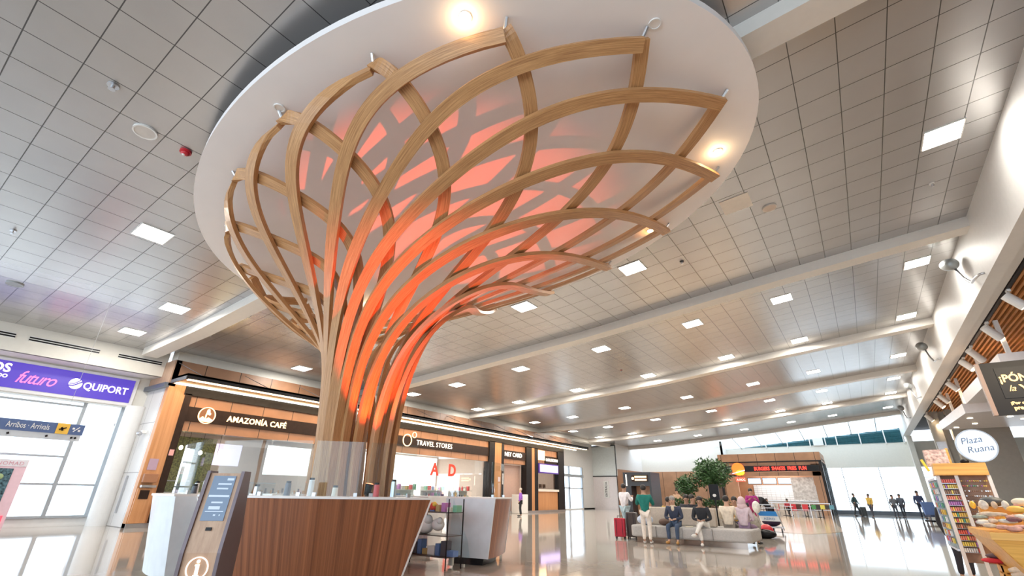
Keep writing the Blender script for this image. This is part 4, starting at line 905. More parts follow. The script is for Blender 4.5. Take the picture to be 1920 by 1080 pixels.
    for n in 'LR':
        a = J['an'+n]; t_ = J['toe'+n]; b = MB(); m_ = (a*.35+t_*.65); m_.z = min(a.z,t_.z)-.002+.02*k if pose != 'cross' else m_.z-.01
        dirv = t_-a; ang = math.atan2(dirv.x, -dirv.y)
        b.ell(m_, (.05*k,.13*k,.045*k), 12, 6, rz=ang); b.build('shoe', msh, root, smooth=True, world=False)
    hd = (J['hd']+J['tp'])/2; b = MB()
    fw = -.10
    if hood:
        b.ell(hd+Vector((0,.02,-.02))*k, (.125*k,.13*k,.16*k), 16, 10); b.ell(J['nk']+Vector((0,0,.0)), (.16*k,.13*k,.12*k), 16, 8)
        b.build('head_scarf', mat('scarf_%d'%int(hood[0]*99), hood, .8), root, smooth=True, world=False)
    else:
        b.ell(hd+Vector((0,.034,.036))*k, (.098*k,.094*k,.098*k), 16, 10)
        if longhair: b.ell(hd+Vector((0,.06,-.10))*k, (.09*k,.06*k,.15*k), 12, 8)
        b.build('hair', mh, root, smooth=True, world=False)
    b = MB(); fy = J['hd'].y-.088*k
    b.ell((J['hd'].x, fy-.012*k, J['hd'].z-.005*k), (.014*k,.02*k,.024*k), 8, 6); b.build('nose', ms, root, smooth=True, world=False)
    for s in (-1,1):
        b = MB(); b.ell((J['hd'].x+s*.034*k, fy+.002*k, J['hd'].z+.022*k), (.013*k,.008*k,.008*k), 8, 6); b.build('eye', m_hairb, root, smooth=True, world=False)
        b = MB(); b.ell((J['hd'].x+s*.094*k, J['hd'].y, J['hd'].z), (.012*k,.022*k,.032*k), 8, 6); b.build('ear', ms, root, smooth=True, world=False)
    b = MB(); b.ell((J['hd'].x, fy+.006*k, J['hd'].z-.045*k), (.026*k,.008*k,.007*k), 8, 6); b.build('mouth', mat('lip',(.30,.12,.09),.5), root, smooth=True, world=False)
    return root
SEAT = -.08
m1 = person('seated person in a navy jacket with cream scarf, jeans and tan shoes, hands together', (-5.02,15.86,.02), .05, 'sit', (.035,.045,.08), (.05,.08,.14), m_hairg, 0, m_shoe_t, 1.62, lean=.08)
b = MB(); b.ell((0,-.125,.95),(.06,.05,.09)); b.ell((0,-.09,1.02),(.085,.07,.04)); b.build('scarf', mat('scarf_cream',(.72,.62,.48),.8), m1, smooth=True, world=False)
person('seated person in a black jumper and white trousers, legs crossed, looking down', (-4.2,15.88,.02), .1, 'cross', (.02,.022,.028), (.76,.73,.68), m_hairb, 1, m_shoe_w, 1.62, lean=.13)
person('seated person in a cream sweater seen from behind on the bench', (-3.63,16.62,.02), PI, 'sit', (.76,.66,.53), (.3,.26,.22), m_hairb, 0, None, 1.66, loosetop=1.2)
person('seated person in a lilac top and pale pink head scarf seen from behind', (-3.2,16.66,.02), PI-.2, 'sit', (.62,.50,.55), (.3,.2,.3), m_hairb, 0, None, 1.62, hood=(.66,.48,.50), loosetop=1.15)
person('standing person in a dark green jumper and cream trousers in front of the bench', (-5.72,15.25,0), PI+.2, 'stand', (.01,.17,.14), (.80,.72,.64), m_hairb, 1, m_shoe_w, 1.60, armpose='up')
person('standing person in a white shirt and light jeans left of the bench', (-7.6,18.2,0), PI-.4, 'stand', (.78,.74,.76), (.42,.55,.60), m_hairb, 1, m_shoe_w, 1.70, armpose='up')
person('person in a mustard top sitting behind the bench backrest', (-5.75,17.6,-.01), PI+.3, 'sit', (.42,.27,.06), (.1,.1,.1), m_hairb, 1, None, 1.62)
person('person in a dark top sitting behind the man in the navy jacket', (-5.2,17.9,0), 0, 'sit', (.04,.04,.05), (.05,.05,.06), m_hairb, 1, None, 1.72)
person('dark-haired person in black turned sideways behind the bench', (-4.95,17.7,0), 1.2, 'sit', (.02,.02,.03), (.05,.05,.06), m_hairb, 1, None, 1.72)
person('person in a yellow top with a dark cap behind the bench end', (-3.65,17.9,0), 0, 'sit', (.72,.42,.03), (.08,.08,.1), m_hairb, 1, None, 1.66)
person('person in a magenta and purple dress standing beyond the bench end', (-4.35,25.0,0), .3, 'stand', (.30,.02,.16), (.35,.02,.10), m_hairb, 1, None, 1.66, armpose='up', loosetop=1.1)
person('person in a black coat bending over the luggage trolley', (-3.75,25.4,0), -1.0, 'bend', (.015,.015,.02), (.02,.02,.03), m_hairb, 1, None, 1.66)
person('person in a purple striped shirt and black skirt near the card shop', (-18.6,27.4,0), -1.0, 'stand', (.28,.10,.50), (.02,.02,.02), mat('hair_fair',(.6,.5,.42),.6), 0, None, 1.66)
person('tan-clothed person standing far behind near the wood wall, left of the tree', (-8.9,29,0), .2, 'stand', (.45,.30,.20), (.25,.18,.12), m_hairb, 1, None, 1.68)
person('person in a dark coat pulling a suitcase in front of the far windows', (-1.05,52,0), 1.2, 'walk', (.04,.09,.10), (.05,.06,.07), m_hairb, 1, None, 1.75)
person('person in a yellow jacket in front of the far windows', (-.02,50,0), -.6, 'walk', (.72,.48,.10), (.08,.09,.12), m_hairb, 1, None, 1.70)
person('leftmost of the two grey-clothed people in the middle of the far windows', (1.5,50.5,0), .4, 'stand', (.18,.2,.24), (.08,.09,.12), m_hairb, 1, None, 1.66)
person('right one of the two grey-clothed people in the middle of the far windows', (2.0,51,0), -.3, 'walk', (.10,.12,.16), (.06,.07,.09), m_hairb, 1, None, 1.72)
person('tall person in a navy coat standing right of the middle group at the far windows', (3.1,50,0), .2, 'stand', (.05,.07,.16), (.04,.05,.08), m_hairb, 1, None, 1.95)
person('person in a plum top by the blue seats at the far windows', (4.9,52,0), .2, 'stand', (.16,.10,.20), (.05,.05,.08), m_hairb, 1, None, 1.70)
person('dark-clothed person standing behind the souvenir rack', (1.15,12.6,0), .6, 'stand', (.015,.015,.02), (.02,.02,.03), m_hairb, 1, m_shoe_t, 1.42)
person('diner in a white top at the tables in front of the burger restaurant', (-6.6,44,0), .8, 'sit', (.6,.55,.5), (.1,.1,.1), m_hairb, 1, None, 1.6)
person('diner in a black top at the left end of the burger tables', (-8.2,45,0), -.8, 'sit', (.03,.03,.04), (.1,.1,.1), m_hairb, 1, None, 1.6)
person('diner in a red top at the middle burger tables', (-5.6,47.5,0), .3, 'sit', (.45,.04,.05), (.1,.1,.1), m_hairb, 1, None, 1.6)

# ---- luggage
def suitcase(label, loc, rz, size, col_, name='suitcase'):
    w, d, h = size; t = thing(name, label, 'suitcase', loc, rz); m = mat('case_%d' % int(col_[0]*999), col_, .3)
    b = MB(); b.box(-w/2,w/2,-d/2,d/2,.06,h); b.build('shell', m, t, bevel=.03, world=False)
    b = MB(); b.box(-w*.3,-w*.26,-d/2-.006,-d/2,.1,h-.04); b.box(w*.26,w*.3,-d/2-.006,-d/2,.1,h-.04); b.build('ribs', m_black, t, world=False)
    b = MB(); b.tube([(-w*.25,d*.3,h),(-w*.25,d*.3,h+.06),(w*.25,d*.3,h+.06),(w*.25,d*.3,h)],.01,6); b.build('handle', m_black, t, world=False)
    for x in (-1,1):
        for y in (-1,1):
            b = MB(); b.cyl((x*w*.38,y*d*.32,.03),.03,.03,12,'X'); b.build('wheel', m_black, t, world=False)
    return t
suitcase('glossy dark red suitcase standing left of the bench', (-7.05,16.35,0), .2, (.36,.24,.62), (.42,.01,.03))
suitcase('tall dark brown suitcase between the red one and the bench', (-6.72,16.6,0), .1, (.34,.3,.80), (.055,.038,.034))
suitcase('grey suitcase pulled by the person at the far windows', (-.62,52.1,0), .3, (.42,.28,.75), (.06,.07,.08))
t = thing('travel_bag','pale blue and white soft bag lying on the left end of the bench','bag',(-6.0,15.95,.47))
b = MB(); b.ell((-6.02,15.98,.62),(.26,.2,.15)); b.build('bag_body', mat('bag_blue',(.55,.62,.75),.7,var=.2,scale=8,bump=.4), t, smooth=True); b = MB(); b.tube([(-6.2,15.9,.72),(-6.1,15.85,.80),(-5.9,15.85,.8),(-5.82,15.9,.7)],.015,6); b.build('strap', m_dark, t)
t = tag(MB().ell((-5.45,16.1,.57),(.17,.15,.10)).build('small_bag', mat('bag_brown',(.12,.07,.05),.7), smooth=True),'small dark brown bag beside the seated man in navy','bag')
t = tag(MB().obox((-4.62,15.85,.485),(.22,.15,.02),rz=.4).build('notebook', mat('paper_cream',(.8,.72,.55),.6)),'pale paper booklet on the bench between the two seated people','booklet')
t = thing('backpack','bulky grey patterned backpack on the floor right of the bench','backpack',(-3.6,20.0,0))
b = MB(); b.ell((-3.6,20.0,.42),(.27,.24,.40)); b.build('sack', mat('pack_grey',(.36,.33,.28),.8,var=.4,scale=10,bump=.4), t, smooth=True); b = MB(); b.tube([(-3.73,19.8,.5),(-3.8,19.7,.3),(-3.7,19.8,.12)],.02,6); b.build('strap', m_dark, t)
t = thing('duffel_bag','black duffel bag lying on the floor right of the bench','bag',(-3.35,20.2,0))
b = MB(); b.ell((-3.28,20.3,.14),(.36,.22,.15)); b.build('bag_body', m_black, t, smooth=True); b = MB(); b.tube([(-3.45,20.15,.24),(-3.3,20.05,.3),(-3.1,20.1,.24)],.015,6); b.build('strap', m_dark, t)
t = tag(MB().ell((-3.3,20.75,.22),(.24,.2,.22)).build('red_bag', m_red, smooth=True),'round red bag behind the black duffel bag','bag')
# luggage trolley
t = thing('luggage_trolley','steel luggage trolley with a blue and white advertising panel','trolley',(-2.55,20.9,0))
b = MB()
for x in (-2.95,-2.15): b.bar((x,20.55,1.05),(x+.12,21.0,.1),.035)
b.bar((-2.95,20.55,1.05),(-2.15,20.55,1.05),.035); b.bar((-2.93,20.6,.93),(-2.13,20.6,.93),.03); b.bar((-2.87,20.85,.22),(-2.05,20.95,.18),.03); b.build('frame', m_steel, t)
b = MB(); b.box(-2.9,-2.08,20.9,21.7,.16,.2); b.build('deck', m_steel, t)
b = MB(); b.prism([(-2.88,20.64,.78),(-2.16,20.64,.78),(-2.08,20.8,.42),(-2.8,20.8,.42)],(0,.02,.01)); b.build('advert_panel', mat('advert_white',(.72,.76,.80),.4), t)
b = MB(); b.prism([(-2.87,20.625,.79),(-2.17,20.625,.79),(-2.13,20.70,.62),(-2.83,20.70,.62)],(0,.01,.005)); b.build('advert_blue', mat('advert_blue',(.02,.22,.62),.4), t)
text('AERO', .14, (-2.68,20.74,.47), (1,0,0), Vector((-.08,-.4,.9)).normalized(), mat('advert_text',(.08,.2,.4),.4), 'lettering', t, .004, sx=1.2)
for x, y in ((-2.85,20.95),(-2.1,20.95),(-2.5,21.6)):
    b = MB(); b.cyl((x,y,.08),.08,.04,16,'X'); b.build('wheel', m_black, t)
t.location = (-3.68,24.0,0)
t = tag(MB().ell((-3.98,23.6,.95),(.16,.12,.24)).build('draped_jacket', mat('jacket_white',(.66,.64,.6),.8,var=.2,bump=.4), smooth=True),'white jacket hung over the trolley handle','jacket')
t = tag(MB().ell((-3.63,24.45,.42),(.38,.3,.22)).build('loaded_bag', mat('loaded_dark',(.04,.02,.05),.8), smooth=True),'dark soft bag loaded on the luggage trolley','bag')

# ================================================================== BACK LEFT BOOTH
t = thing('black_booth','black kiosk booth with warm lit sign panels, in front of the wood wall','booth',(-13.9,36,0))
b = MB(); b.box(-15,-12.85,36.0,38,2.0,2.95); b.box(-15,-14.4,36,38,0,2.0); b.box(-13.0,-12.85,36,38,0,2.0); b.build('booth_frame', mat('booth_black',(.02,.025,.035),.35), t)
b = MB(); b.box(-14.3,-13.05,35.95,36.0,2.3,2.75); b.build('sign_board', m_bronze, t)
for z in (2.62,2.42):
    b = MB(); b.box(-14.05,-13.15,35.92,35.95,z-.06,z+.06); b.build('sign_strip', m_signwarm, t)
b = MB(); b.cyl((-14.2,35.93,2.52),.1,.03,20,'Y'); b.build('sign_emblem', m_signwarm, t)
b = MB(); b.box(-14.78,-14.7,35.95,36.0,2.0,2.8); b.build('vertical_sign', m_signwhite, t)
b = MB(); b.box(-14.4,-13.0,37.0,37.1,0,2.0); b.build('back_panel', m_facade, t)
t = thing('vertical_banner','narrow white vertical sign with lettering on the pale doors','banner',(-22.4,49.9,0))
b = MB(); b.box(-23.1,-22.5,49.95,50.0,1.1,2.75); b.build('board', m_white, t); text('ENTRADA', .32, (-22.7,49.94,1.2), (0,0,1), (-1,0,0), m_dark, 'lettering', t, .01)
t = thing('wall_lantern','small lit lantern box on the wood wall behind the trees','wall lamp',(-13.6,57.8,3.3))
b = MB(); b.box(-14.0,-13.2,57.7,57.9,2.7,3.9); b.build('housing', m_bronze, t); b = MB(); b.ell((-13.6,57.66,3.3),(.14,.05,.42)); b.build('lamp', m_signwarm, t, smooth=True)
for k, (x, lab) in enumerate(((-17.0,'dark doorway opening in the wood wall, left one'),(-12.9,'dark doorway opening in the wood wall, right one'))):
    t = thing('doorway_panel', lab, 'doorway', (x,57.85,0)); b = MB(); b.box(x-.9,x+.9,57.85,57.89,0,2.7); b.build('dark_leaf', mat('door_brown',(.16,.09,.06),.4), t); b = MB(); b.box(x-1,x+1,57.84,57.89,2.7,2.8); b.build('head_trim', m_dark, t)

# ================================================================== BURGER RESTAURANT
bx0, bx1, by = -11.5, -2.75, 52.0
b = MB(); b.box(bx0,bx1,by,by+.3,4.5,5.2); struct(b.build('wall_restaurant_top', m_facade_x))
b = MB(); b.box(bx0+.35,bx1-.25,by+.1,by+.35,4.12,4.4); b.box(bx0+.35,bx1-.25,by+.1,by+.35,3.2,3.55); struct(b.build('wall_restaurant_bands', m_facade_x))
b = MB(); b.box(bx0,bx1,by-.05,by+.3,4.4,4.5); b.box(bx1-.22,bx1,by-.05,by+.3,0,4.4); b.box(bx0,bx0+.22,by-.05,by+.3,0,4.4); struct(b.build('trim_27', m_dark))
b = MB(); b.box(bx1-.9,bx1-.22,by+.1,by+.35,0,4.2); b.box(bx0+.2,bx0+1.5,by+.1,by+.35,0,3.3); struct(b.build('wall_restaurant_piers', m_facade_x))
b = MB(); b.box(bx0,bx0+.2,by+.3,60,0,5.2); b.box(bx1-.1,bx1,by+.3,57.2,4.4,5.2); b.box(bx0,bx1,57,57.2,0,4.5); struct(b.build('wall_restaurant_sides', m_facade))
b = MB(); b.box(bx1-.1,bx1-.02,by+.3,57.2,0,4.4); struct(b.build('wall_restaurant_glazed', mat('pale_glazed_panel',(.50,.60,.64),.06,var=.1)))
b = MB()
for yy in (53.4,54.6,55.8,57.0): b.box(bx1-.03,bx1+.02,yy,yy+.08,0,4.4)
struct(b.build('trim_28', m_dark))
b = MB(); b.box(bx0,bx1,by+.3,57,4.6,4.7); struct(b.build('ceiling_restaurant', m_white))
light('restaurant_light','AREA',(-7,54.4,4.5),200,(1,.95,.9),(0,0,0),4)
t = thing('restaurant_sign','black sign band with red letters BURGERS SHAKES FRIES FUN','sign',(-7,52,3.8))
b = MB(); b.box(bx0+.3,bx1-.25,by-.02,by+.1,3.58,4.10); b.build('sign_band', m_black, t)
text('BURGERS  SHAKES  FRIES  FUN', .44, (-8.35,by-.05,3.70), *FY, m_signred, 'lettering', t, .03, sx=.73, bold=.012)
t = thing('round_logo_sign','round orange and yellow lit emblem sign left of the red letters','sign',(-9.7,51.8,3.8))
b = MB(); b.cyl((-9.75,by-.12,3.82),.58,.12,36,'Y'); b.build('disc', emit('logo_orange',(1,.20,.02),.5), t)
b = MB(); b.ell((-9.6,by-.19,3.5),(.40,.03,.24)); b.build('yellow_patch', emit('logo_yellow',(1,.58,.03),.5), t); b = MB(); b.bar((-10.3,by-.24,3.42),(-9.15,by-.24,3.72),.1,.05); b.build('violet_stripe', emit('logo_violet',(.75,.6,1),.7), t)
t = thing('red_lit_sign','small red lit sign box below the round emblem','sign',(-9.7,52,2.9))
b = MB(); b.box(-10.1,-9.3,by-.05,by+.05,2.72,3.1); b.build('box', emit('red_box',(1,.10,.06),.5), t); text('A.ROC', .26, (-10.03,by-.07,2.8), *FY, m_signwhite, 'lettering', t, .01)
for k in range(4):
    x = -9.0+1.35*k
    t = thing('menu_screen','pale blue lit menu screen above the burger counter','menu screen',(x,55,2.7),0,'menu screens in the burger restaurant'); b = MB(); b.box(x-.62,x+.62,55,55.1,2.55,3.15); b.build('bezel', m_dark, t); b = MB(); b.box(x-.58,x+.58,54.98,55,2.6,3.1); b.build('picture', emit('menu_blue',(.55,.75,1),.55), t)
t = thing('restaurant_counter','pale tiled service counter of the burger restaurant','counter',(-6.5,53.5,0))
b = MB(); b.box(-9.6,-3.7,53.2,53.9,0,1.05); b.build('counter_body', mat('counter_pale',(.62,.56,.50),.3,var=.2,scale=3), t); b = MB(); b.box(-9.6,-3.7,53.1,54,1.05,1.12); b.build('counter_top', m_steel, t)
t = tag(MB().box(-9.5,-3.7,56.9,56.98,1.1,2.5).build('tiled_splashback', grid_mat('splash_tile',(.72,.74,.76),(.4,.42,.44),.4,.2,.03,.2,axes=(0,2),var=.12)),'light grey tiled kitchen wall in the burger restaurant','tiled wall')
t = tag(MB().box(-5.6,-3.75,53.0,53.05,1.2,3.1).build('poster_panel', mat('poster_speckle',(.78,.76,.74),.4,var=.35,scale=4)),'white speckled graphic panel at the right of the restaurant front','panel')
# chairs and tables
def cafe_table(x, y, label, g):
    t = thing('cafe_table', label, 'table', (x,y,0), 0, g)
    b = MB(); b.box(-.35,.35,-.35,.35,.72,.75); b.build('table_top', m_steel, t, world=False); b = MB(); b.tube([(0,0,.02),(0,0,.72)],.03,8); b.build('pedestal', m_dark, t, world=False); b = MB(); b.cyl((0,0,.01),.22,.02,20); b.build('base', m_dark, t, world=False); return t
def cafe_chair(mt, label, g):
    t = thing('cafe_chair', label, 'chair', (0,0,0), 0, g)
    b = MB(); b.box(-.21,.21,-.2,.2,.43,.47); b.build('seat', mt, t, bevel=.01, world=False); b = MB(); b.box(-.2,.2,.18,.22,.5,.9); b.build('backrest', mt, t, bevel=.01, world=False)
    for x in (-.18,.18):
        for y in (-.17,.19): b = MB(); b.tube([(x,y,.0),(x,y,.43 if y < 0 else .55)],.012,6); b.build('leg', m_steel, t, world=False)
    return t
red_c = cafe_chair(m_red,'red cafe chair at the tables outside the burger restaurant','red chairs at the burger restaurant'); blk_c = cafe_chair(mat('chair_brown',(.09,.04,.035),.4),'dark cafe chair at the tables outside the burger restaurant','dark chairs at the burger restaurant')
tab = cafe_table(-8.6,46,'small square cafe table outside the burger restaurant','tables at the burger restaurant')
for x, y in ((-6.9,46.3),(-5.4,46),(-4.2,46.4),(-7.6,48.3),(-6.0,48.5),(-4.6,48.6),(-3.4,46.2)): dup(tab,(x,y,0))
fr = fb = True
for k, (x, y, r, c) in enumerate(((-9.1,46,1.4,'b'),(-8.1,46,-1.4,'r'),(-7.3,46.3,1.5,'b'),(-6.3,46.2,-1.5,'r'),(-5.0,45.6,.2,'r'),(-4.2,45.8,3.1,'r'),(-3.4,45.7,.1,'b'),(-4.7,46.6,3,'b'),(-5.5,48.4,-1.5,'r'),(-7.0,48.3,1.5,'r'),(-4.1,48.6,-1.5,'b'),(-3.9,46.9,3.1,'b'))):
    src = red_c if c == 'r' else blk_c; first = fr if c == 'r' else fb
    if first:
        src.location = (x,y,0); src.rotation_euler.z = r
        if c == 'r': fr = False
        else: fb = False
    else: dup(src,(x,y,0),r)
rl = thing('railing','low pale metal railing along the burger terrace','railing',(-6,43.5,0))
b = MB(); b.bar((-8.8,43.4,1.0),(-2.4,43.6,1.0),.05); b.bar((-8.8,43.4,.55),(-2.4,43.6,.55),.03); b.build('rails', m_steel, rl)
for k in range(6):
    x = -8.7+1.25*k; b = MB(); b.box(x-.025,x+.025,43.45,43.5,0,1.0); b.build('post', m_steel, rl)
t = thing('banner_strip','green, yellow and black patterned banner on the railing end','banner',(-2.9,43.4,.6))
for k, c in enumerate(((.05,.25,.08),(.02,.02,.02),(.65,.6,.1),(.03,.03,.03),(.1,.3,.4))):
    b = MB(); b.box(-3.6+.28*k,-3.32+.28*k,43.38,43.42,.62,.9); b.build('patch', mat('patch%d'%k,c,.5), t)
b = MB(); b.box(-3.0,-2.92,43.4,43.45,0,.62); b.build('post', m_dark, t)
# blue seats near the far windows
for k, (x, y) in enumerate(((3.05,41),(3.75,40))):
    t = thing('waiting_seat', ('blue waiting seat near the far windows, left one','blue waiting seat nearest the souvenir rack')[k], 'seat', (x,y,0), .4)
    b = MB(); b.box(-.35,.35,-.3,.3,.38,.5); b.build('seat', mat('seat_navy',(.04,.06,.12),.5), t, world=False, bevel=.03); b = MB(); b.obox((0,.3,.85),(.7,.1,.75),rx=-.2); b.build('backrest', mat('seat_blue',(.12,.2,.42),.5), t, world=False, bevel=.03); b = MB(); b.box(-.4,.4,-.35,.35,.1,.2); b.build('base', m_black, t, world=False)
    b = MB(); b.box(-.3,-.22,-.1,.1,0,.38); b.box(.22,.3,-.1,.1,0,.38); b.build('leg', m_steel, t, world=False)

# ================================================================== RIGHT MARKET
t = thing('hanging_black_sign','black framed hanging sign with gold PONGALE LA YAPA lettering','sign',(2.9,12,2.7))
b = MB(); b.prism([(2.25,12,2.72),(4.3,12,2.72),(4.3,12,3.66),(2.25,12,3.66)],(0,.1,0)); b.build('frame', mat('sign_frame_black',(.012,.011,.012),.4,spec=.2), t)
b = MB(); b.box(2.42,4.2,11.985,12,3.0,3.55); b.build('panel', m_black, t)
b = MB(); b.box(2.19,2.25,12.0,12.1,2.72,3.66); b.build('side_edge', mat('edge_brown',(.30,.20,.16),.4), t)
m_gold = emit('gold_letters',(1,.62,.26),.35)
text('¡PÓNGALE', .185, (2.43,11.975,3.29), *FY, m_gold, 'lettering', t, .012, sx=.88, bold=.005)
text('la', .15, (2.50,11.975,3.12), *FY, m_gold, 'lettering', t, .012, shear=.4)
text('YAPA!', .19, (2.66,11.975,3.09), *FY, m_gold, 'lettering', t, .012, sx=.9, bold=.006)
text('¡Por compras', .072, (2.46,11.99,2.89), *FY, m_gold, 'lettering', t, .012, sx=1.0, bold=.003)
text('pregunta por', .088, (2.48,11.99,2.80), *FY, m_gold, 'lettering', t, .012, sx=1.0, bold=.004)
b = MB(); b.ell((2.86,11.975,3.045),(.09,.006,.02)); b.build('lit_oval', m_gold, t)
b = MB(); b.tube([(4.2,12.05,3.66),(4.2,12.05,7.0)],.012,6); b.build('hanger_rods', m_steel, t)
t = thing('round_lightbox','oval glowing Plaza Ruana lightbox on the grey wall','sign',(4.5,30,3.6))
b = MB(); b.cyl((4.5,30,3.6),.66,.14,48,'Y'); b.build('face', emit('ruana_face',(.84,.92,1),.45), t)
b = MB(); b.ring((4.5,30,3.6),.70,.05,.2,'Y',48); b.build('rim', m_steel, t)
m_rb = mat('ruana_blue',(.16,.25,.42),.5)
text('Plaza', .38, (4.0,29.91,3.66), (math.cos(.12),0,math.sin(.12)), (-math.sin(.12),0,math.cos(.12)), m_rb, 'lettering', t, .012, shear=.25)
text('Ruana', .38, (4.12,29.91,3.28), (math.cos(.12),0,math.sin(.12)), (-math.sin(.12),0,math.cos(.12)), m_rb, 'lettering', t, .012, shear=.25)
b = MB(); b.box(4.4,4.6,30.05,30.2,0,3.3); b.build('mount', m_greywall, t)
for lab, pts, z0 in (('upper white suspended slab above the market',[(4.42,28.3),(4.43,20.8),(9,20.8),(9,28.3)],5.2),('lower white suspended slab with small lit spots over the market',[(4.45,38),(4.7,31.0),(9.5,30.0),(9.5,38)],5.15)):
    t = thing('suspended_slab', lab, 'canopy', (pts[0][0],pts[0][1],z0)); b = MB(); b.prism([(x,y,z0) for x, y in pts],(0,0,.45)); b.build('slab', mat('slab_white',(.74,.70,.70),.3), t)
    for x, y in ((pts[0][0]+.6,pts[0][1]-1.5),(pts[0][0]+.5,pts[1][1]+1.0)):
        b = MB(); b.box(x-.06,x+.06,y-.06,y+.06,z0+.45,7.0); b.build('hanger_post', m_white, t)
    if z0 < 5.18:
        for x, y in ((5.1,33),(5.6,35.5),(6.6,33.2),(7.3,34.5),(5.0,37)):
            b = MB(); b.cyl((x,y,z0-.01),.11,.02,20); b.build('spot_lens', emit('slab_spot',(1,.8,.55),6), t)
t = tag(MB().box(4.65,5.15,43.95,43.995,4.5,5.0).build('grey_grille', m_steel),'small grey grille panel on the market wall','grille')
# souvenir rack
rk = thing('souvenir_rack','tall display rack of snacks and keyrings with a golden wood header','rack',(1.3,10.6,0))
b = MB(); b.prism([(.94,10.35,1.67),(1.58,10.35,1.67),(1.58,10.35,1.845),(.96,10.35,1.845)],(.02,.5,0)); b.build('header', m_yellowwood, rk)
for x, y in ((.98,10.45),(1.20,10.42),(1.58,10.45)):
    b = MB(); b.box(x-.022,x+.022,y,y+.04,0,1.67); b.build('post', mat('rack_white',(.70,.66,.64),.4), rk)
b = MB(); b.box(.98,1.58,10.60,10.64,.45,1.67); b.build('back_panel', mat('rack_back',(.30,.17,.11),.6,var=.3), rk)
b = MB(); b.prism([(.955,10.5,.62),(.955,11.6,.62),(.955,11.6,1.62),(.955,10.5,1.62)],(.02,0,0)); b.build('side_panel', mat('side_teal',(.20,.30,.35),.4,var=.5,scale=8), rk)
b = MB()
for p, q in (((.945,10.5,1.62),(.945,11.6,1.62)),((.945,10.5,.62),(.945,11.6,.62)),((.945,11.6,.62),(.945,11.6,1.62))): b.bar(p,q,.03)
b.build('side_frame', m_steel, rk)
snack = [mat('snack%d'%i,c,.35) for i, c in enumerate(((.75,.10,.05),(.85,.50,.05),(.30,.14,.06),(.80,.22,.12),(.45,.15,.45),(.85,.62,.10),(.80,.75,.70),(.10,.35,.20)))]
rnd = random.Random(4)
for r_ in range(13):
    z = .60+.08*r_
    b = MB(); b.box(1.0,1.19,10.46,10.60,z-.008,z-.003); b.build('shelf', m_steel, rk)
    for k in range(7):
        x = 1.018+.0262*k; mtl = snack[[6,5,3,0,2,5,1,3,4,3,2,5,0][r_]] if rnd.random() < .75 else rnd.choice(snack)
        b = MB(); b.prism([(x-.010,10.47,z),(x+.010,10.47,z),(x+.010,10.475,z+.055),(x-.010,10.475,z+.055)],(0,.04,0)); tag(b.build('snack_bag',mtl),'small bright snack packet in the left column of the souvenir rack','snack packet','snack packets in the left column of the rack')
for r_ in range(12):
    z = .78+.072*r_
    for k in range(14):
        x = 1.235+.0242*k; mtl = rnd.choice(snack) if r_ > 9 or r_ < 5 else [snack[2],snack[6],m_steel,snack[2]][rnd.randrange(4)]
        b = MB(); b.cyl((x,10.57,z+.02),.010,.025,8,'Y'); tag(b.build('keyring',mtl),'small round magnet or keyring on the right panel of the souvenir rack','keyring','keyrings on the right panel of the rack')
for r_ in range(9):
    for k in range(4):
        y = 10.65+.24*k; z = .70+.1*r_
        b = MB(); b.box(.925,.95,y-.05,y+.05,z,z+.07); tag(b.build('souvenir_card', rnd.choice(snack+[m_steel,m_white,pm[1],pm[5]])),'small boxed souvenir on the teal side panel of the rack','souvenir','souvenirs on the side panel of the rack')
t = thing('patterned_carton','pink patterned carton with a yellow strip on top of the rack','carton',(1.1,11.4,1.85))
b = MB(); b.box(.98,1.28,11.3,11.5,1.85,2.12); b.build('carton', mat('pink_pattern',(.70,.45,.42),.5,var=.6,scale=22), t); b = MB(); b.box(1.28,1.31,11.3,11.5,1.87,2.14); b.build('side_strip', m_yellowwood, t)
b = MB(); b.box(.98,1.3,11.35,11.45,1.845,1.85); b.build('base', m_yellowwood, t)
t = tag(MB().obox((.93,11.2,1.86),(.03,.12,.2),ry=-.3).build('yellow_tag', mat('tag_yellow',(.85,.65,.03),.4)),'yellow tag at the top left of the rack','tag')
for k, (x, y, z, lab) in enumerate(((1.38,10.6,1.88,'small black hat on top of the rack header'),(3.2,14,2.0,'black round cap on a stand at the right edge'))):
    t = thing('black_hat', lab, 'hat', (x,y,z-.035)); b = MB(); b.ell((x,y,z),(.06,.06,.035)); b.build('crown', m_black, t, smooth=True); b = MB(); b.cyl((x,y,z-.03),.085,.008,24); b.build('brim', m_black, t)
# golden crates and baskets below the rack
for k, (x, y, z, w, lab) in enumerate(((1.12,9.6,0,.30,'golden wooden crate on the floor left of the market table'),(1.28,9.0,.30,.28,'golden wooden crate stacked under the red cloths'),(1.12,9.0,.0,.32,'bottom golden wooden crate below the stacked one'))):
    t = thing('wooden_crate', lab, 'crate', (x,y,z)); b = MB(); b.box(x-w/2,x+w/2,y-w/2,y+w/2,z,z+.02)
    for q in range(3):
        zz = z+.03+q*.09; b.box(x-w/2,x+w/2,y-w/2,y-w/2+.015,zz,zz+.07); b.box(x-w/2,x+w/2,y+w/2-.015,y+w/2,zz,zz+.07); b.box(x-w/2,x-w/2+.015,y-w/2,y+w/2,zz,zz+.07); b.box(x+w/2-.015,x+w/2,y-w/2,y+w/2,zz,zz+.07)
    b.build('slats', m_yellowwood, t)
    for sx_ in (-1,1):
        for sy_ in (-1,1): b = MB(); b.box(x+sx_*(w/2-.02)-.015,x+sx_*(w/2-.02)+.015,y+sy_*(w/2-.02)-.015,y+sy_*(w/2-.02)+.015,z,z+.29); b.build('corner_post', m_yellowwood, t)
